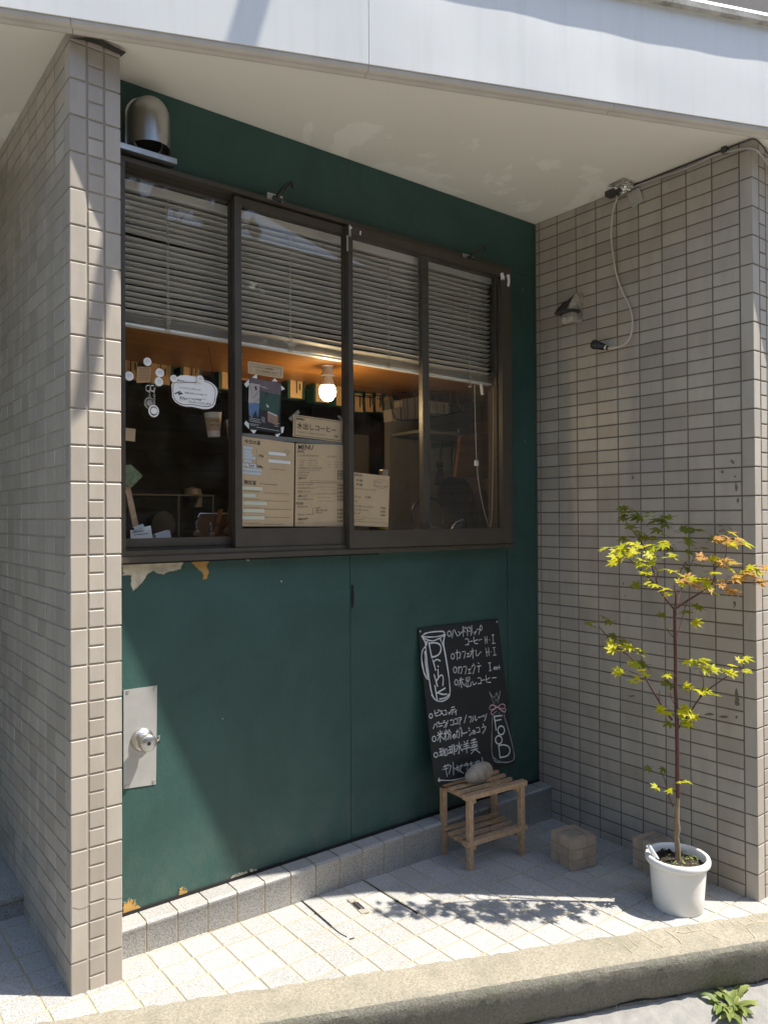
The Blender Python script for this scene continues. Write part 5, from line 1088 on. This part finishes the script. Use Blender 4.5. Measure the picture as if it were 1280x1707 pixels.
# counter clutter, first pane
def board(name, label, cat, Q, y, m, th=.004): b = MB(); b.prism([px(u, v, 1, y) for u, v in Q], (0, th, 0)); return tag(obj(name, b, m, bevel=.0006, seg=1), label, cat)
board('easel_leg', 'sloping wooden easel leg at the left jamb', 'easel', [(206,803),(216,806),(231,876),(222,880)], .10, M_stand, .012)
board('greeting_card', 'leafy green picture card propped at the left jamb', 'card', [(206,776),(218,774),(238,793),(219,813),(206,806)], .09, mat('leafy_card_print', (.16, .20, .10), .5, var=.8, vs=70))
o, F, U, V = sheet('info_card', 'white card with two lines standing on the counter', 'card', [(217,884),(251,876),(255,899),(218,899)], .085, M_paper); b = MB(); scrib(b, F, .1, .6, .3, .02, .0012); scrib(b, F, .15, .8, .55, .02, .0012); obj('lettering', b, M_ink, o)
board('blue_slip', 'small pale blue slip on top of the white card', 'paper', [(222,879),(238,873),(241,879),(226,885)], .080, M_label, .0008)
board('blue_tissue_pack', 'pale blue packet lying on the counter behind the sash rail', 'packet', [(260,891),(283,884),(286,898),(260,898)], .12, M_label, .03)
board('price_tag', 'kraft price tag hanging at the left jamb', 'tag', [(209,713),(226,715),(225,736),(209,734)], .10, M_kraft, .001)
b = MB(); P = px(300, 800, 1, .9); b.box((P.x-.25, .90, 1.22), (P.x+.16, 1.2, 1.235)); b.box((P.x-.25, .90, 1.43), (P.x+.16, 1.2, 1.437))
for dx in (-.245, -.01, .15): b.box((P.x+dx, .90, 1.2352), (P.x+dx+.008, .91, 1.4298))
o = obj('drying_rack', b, mat('dim_steel_rack', (.14, .14, .14), .3, metal=.8)); tag(o, 'dim metal rack deep inside behind the first pane', 'rack')
b = MB(); c0 = px(320, 824, 1, 1.1); b.lathe([(.0001, 0), (.045, 0), (.048, .05), (.04, .085), (.0001, .095)], c0+Vector((0, 0, -.06)), n=24); o = obj('canister', b, mat('grey_canister', (.20, .19, .18), .5)); tag(o, 'round grey canister deep inside on the rack', 'canister')
b = MB(); c0 = px(265, 875, 1, .5); b.lathe([(.0001, 0), (.05, 0), (.05, .03), (.0001, .031)], c0, (.2, -1, 0), 28); b.box((c0.x-.16, .50, c0.z-.02), (c0.x+.02, .56, c0.z+.045)); o = obj('coffee_grinder', b, mat('dull_black_metal', (.035, .035, .035), .45)); tag(o, 'black round faced machine on the counter', 'machine')
b = MB(); b.box((-1.62, .70, .0), (-1.30, 1.2, 1.20)); b.box((-1.58, .685, 1.145), (-1.40, .699, 1.165)); o = obj('under_counter_fridge', b, mat('brown_grey_fridge', (.055, .048, .043), .5)); tag(o, 'brownish fridge with a bright handle below the rack', 'fridge')
b = MB(); b.prism([px(u, v, 1, .16) for u, v in [(328,898),(330,862),(334,856),(384,856),(384,898)]], (0, .004, 0)); tb_ = thing('tablet_easel', 'brown board on a small wooden easel beside the first stile', 'easel', px(355, 898, 1, .16)); obj('panel', b, M_brown, tb_)
b = MB(); b.tube([px(330, 862, 1, .156), px(333, 856, 1, .156), px(384, 856, 1, .156)], .0022, 6); obj('bright_edge', b, M_alum, tb_)
for q in [[(356,890),(366,850),(372,849),(363,890)],[(378,885),(383,840),(389,839),(388,885)]]:
    b = MB(); b.prism([px(u, v, 1, .145) for u, v in q], (0, .010, 0)); obj('easel_post', b, m_wood('easel_orange_wood', (.30, .13, .04), (.22, .09, .03)) if 'easel_orange_wood' not in bpy.data.materials else bpy.data.materials['easel_orange_wood'], tb_)
b = MB(); b.prism([px(u, v, 1, .142) for u, v in [(356,872),(390,872),(390,876),(356,876)]], (0, .008, 0)); obj('ledge', b, M_brown, tb_)
for k, (u, v, lbl) in enumerate([(328, 885, 'cellophane wrapped sweet, leftmost of three'), (352, 888, 'cellophane wrapped sweet, middle of three'), (378, 882, 'cellophane wrapped sweet, nearest the stile')]):
    c0 = px(u, v, 1, .09); b = MB(); vs = []
    for i in range(9):
        for j in range(8):
            t_ = i/8; r_ = (.012*(1-t_)+.002) if t_ < .6 else .004+.018*(t_-.6); a = j*.785; vs.append(c0+Vector((r_*math.cos(a)*random.uniform(.7, 1.3), r_*.6*math.sin(a), -.02+.055*t_)))
    b.add(vs, [(i*8+j, i*8+(j+1) % 8, (i+1)*8+(j+1) % 8, (i+1)*8+j) for i in range(8) for j in range(8)])
    o = obj('wrapped_sweet', b, M_clear, sm=False); tag(o, lbl, 'sweet', 'cellophane wrapped sweets on the counter')
    b = MB(); b.lathe([(.0001, -.020), (.010, -.016), (.011, -.006), (.007, .002), (.0001, .004)], c0, n=14); obj('sweet_core', b, M_brown, o)

# kitchen corner behind the right panes
kw = .615
b = MB(); b.box((-.60, .78, 1.2), (-.345, .80, 1.74))
lk = obj('tall_locker', b, mat('taupe_locker', (.115, .10, .082), .5)); tag(lk, 'taupe locker door with three vertical slots behind the third pane', 'locker')
b = MB()
for u in (678, 684, 690): p = px(u, 800, 1, .779); b.box((p.x-.006, .7775, 1.30), (p.x+.006, .7795, 1.70))
obj('slots', b, M_dark, lk)
bk = thing('wire_basket', 'black wire basket shelf holding pale boxes', 'basket', px(690, 690, 1, .42))
b = MB(); 
L = [px(u, v, 1, .40) for u, v in [(651,670),(656,695),(664,701),(706,699),(770,685)]]; b.tube(smooth(L, 1), .003, 6)
for u in range(668, 790, 12): b.tube([px(u, 700-(u-668)*.13, 1, .40), px(u-1.5, 655-(u-668)*.0, 1, .40)], .0016, 5)
b.tube([px(652, 655, 1, .40), px(790, 650, 1, .40)], .0022, 5); obj('wire_frame', b, M_black, bk)
for nm, Q, lb_ in [('carton', [(652,682),(668,678),(668,701),(654,702)], 'short grey carton at the left of the wire basket'), ('carton', [(670,666),(700,660),(713,660),(713,697),(672,699)], 'tall grey carton in the wire basket')]:
    b = MB(); b.prism([px(u, v, 1, .43) for u, v in Q], (0, .06, 0)); o = obj(nm, b, mat('grey_carton', (.21, .185, .165), .7) if 'grey_carton' not in bpy.data.materials else bpy.data.materials['grey_carton']); tag(o, lb_, 'box', 'cartons in the wire basket')
b = MB(); p0 = px(715, 668, 1, .42); p1 = px(748, 690, 1, .42); b.box((p0.x, .42, p1.z), (p1.x, .50, p0.z)); cr = obj('perforated_box', b, mat('cream_plastic_box', (.55, .51, .45), .5), bevel=.003); tag(cr, 'cream perforated plastic box on the high shelf', 'box')
b = MB()
for i in range(8):
    for j in range(5): x = p0.x+.008+(p1.x-p0.x-.016)*i/7; z = p1.z+.008+(p0.z-p1.z-.016)*j/4; b.box((x-.0028, .4185, z-.0028), (x+.0028, .4195, z+.0028))
obj('holes', b, M_dark, cr)
b = MB(); b.box((-.33, .40, 1.722), (RX1-.012, .618, 1.735)); o = obj('kitchen_shelf', b, M_iwall); tag(o, 'narrow grey shelf under the perforated box', 'shelf')
cb2 = obj('cutting_board', (lambda b: (b.prism([px(u, v, 1, .36) for u, v in [(768,728),(834,722),(836,800),(760,795)]], (0, .018, 0)), b)[1])(MB()), m_wood('dull_orange_board', (.20, .085, .025), (.15, .06, .02), (3, 30, 30))); tag(cb2, 'brown wooden board hanging behind the pull cord', 'board')
b = MB(); b.prism([px(u, v, 1, .612) for u, v in [(718,739),(752,738),(750,785),(722,790)]], (0, .002, 0)); pk = obj('leaflet', b, mat('green_white_leaflet', (.20, .21, .17), .6, var=.3, vs=40)); tag(pk, 'leaflet with a green header behind the hanging utensils', 'leaflet')
b = MB(); b.prism([px(u, v, 1, .6105) for u, v in [(718,738),(752,737),(752,745),(719,748)]], (0, .001, 0)); obj('green_header', b, mat('leaflet_green', (.03, .10, .03), .6), pk)
ut = thing('spatula', 'black slotted spatula hanging from the rack', 'utensil', px(733, 800, 1, .55)); b = MB(); b.tube([px(735, 738, 1, .55), px(733, 775, 1, .55)], .006, 8); obj('handle', b, M_black, ut)
for q in range(6): 
    b = MB() if q == 0 else b; x = 725+q*3.1; b.prism([px(u, v, 1, .55) for u, v in [(733+(q-2.5)*1.3, 781), (733+(q-2.5)*1.3+1.2, 781), (x+1.4, 806), (x, 806)]], (0, .002, 0))
b.prism([px(u, v, 1, .55) for u, v in [(724,805),(744,805),(744,808),(724,808)]], (0, .0025, 0)); b.prism([px(u, v, 1, .55) for u, v in [(727,770),(739,770),(738,780),(729,780)]], (0, .0025, 0)); obj('blade', b, M_black, ut)
fp_ = thing('frying_pan', 'black frying pan hanging in the corner', 'pan', px(762, 820, 1, .50)); c0 = px(758, 824, 1, .50); b = MB(); b.lathe([(.0001, .03), (.075, .03), (.088, .0), (.091, 0), (.078, .034), (.0001, .035)], c0, (.45, 1, .0), 40); obj('pan', b, mat('black_nonstick', (.020, .018, .016), .3), fp_, ang=50)
b = MB(); b.tube([px(757, 795, 1, .49), px(756, 780, 1, .49), px(757, 760, 1, .49), px(759, 742, 1, .49)], [.007, .009, .010, .009], 10); obj('handle', b, M_black, fp_)
b = MB(); b.tube([px(764, 715, 1, .52), px(763.5, 790, 1, .52)], .0035, 8); o = obj('steel_rod', b, M_alum); tag(o, 'bright thin steel rod beside the pan handle', 'rod')
kt = thing('kettle', 'steel kettle with an arched black handle behind the sash rail', 'kettle', px(715, 885, 1, .22)); c0 = px(714, 884, 1, .24); b = MB(); b.lathe([(.075, -.06), (.082, -.02), (.074, .0), (.05, .014), (.02, .02), (.012, .022), (.014, .034), (.0001, .036)], c0, n=36); obj('kettle_body', b, M_steel, kt, ang=50)
b = MB(); b.tube([px(u, v, 1, .24) for u, v in [(688,872),(685,856),(690,842),(700,833),(714,829),(728,833),(737,840),(742,850),(741,862),(738,874)]], [.003, .003, .006, .007, .007, .007, .006, .003, .003, .003], 8); obj('handle', b, M_black, kt)
b = MB(); c0 = px(764, 884, 1, .20); b.lathe([(.045, -.05), (.047, .0), (.038, .030), (.030, .036), (.0001, .036)], c0, n=28); dk = obj('drip_kettle', b, mat('dark_enamel', (.018, .017, .016), .15)); tag(dk, 'dark glossy pot with a bright spout by the sash rail', 'kettle')
b = MB(); b.tube(smooth([px(u, v, 1, .16) for u, v in [(752,884),(757,873),(765,868),(772,866)]], 1), .0035, 8); obj('spout', b, M_alum, dk)
b = MB(); c0 = px(774, 884, 1, .17); b.lathe([(.014, -.03), (.012, .02), (.011, .045), (.009, .046)], c0, n=20); o = obj('glass_bottle', b, M_clear); tag(o, 'short clear bottle catching a warm glint by the sash rail', 'bottle')
b = MB(); c0 = px(640, 789, 1, .05); b.lathe([(.0001, -.02), (.018, -.02), (.020, .01), (.015, .014), (.0001, .015)], c0, n=20); o = obj('metal_tin', b, M_steel); tag(o, 'small steel tin showing above the third pane price sheet', 'tin')

# ---------------------------------------------------------------- across the street (seen only in reflections)
b = MB(); b.box((-20, -17, -.17), (26, -12.5, 7.4)); fhs = obj('far_house', b, M_upper); tag(fhs, 'grey house across the street behind the hedge', 'house')
b = MB(); random.seed(3)
for i in range(10000):
    x = random.uniform(-16, 20); y = -9.5+random.uniform(-.8, .8)+LS*x*.9; top = 6.6+1.0*math.sin(x*.7)+.8*math.sin(x*1.9+1); z = random.uniform(-.1, top); s_ = random.uniform(.16, .36)
    a = Vector((random.gauss(0, 1), random.gauss(0, 1), random.gauss(0, 1))).normalized(); c_ = a.orthogonal().normalized(); d = a.cross(c_); p = Vector((x, y, z))
    b.add([p+c_*s_, p+d*s_*.6, p-c_*s_, p-d*s_*.6], [(0, 1, 2, 3)])
hd = obj('far_hedge', b, M_hedge, sm=False); hd['kind'] = 'stuff'; hd['label'] = 'tall dark hedge across the street'; hd['category'] = 'hedge'
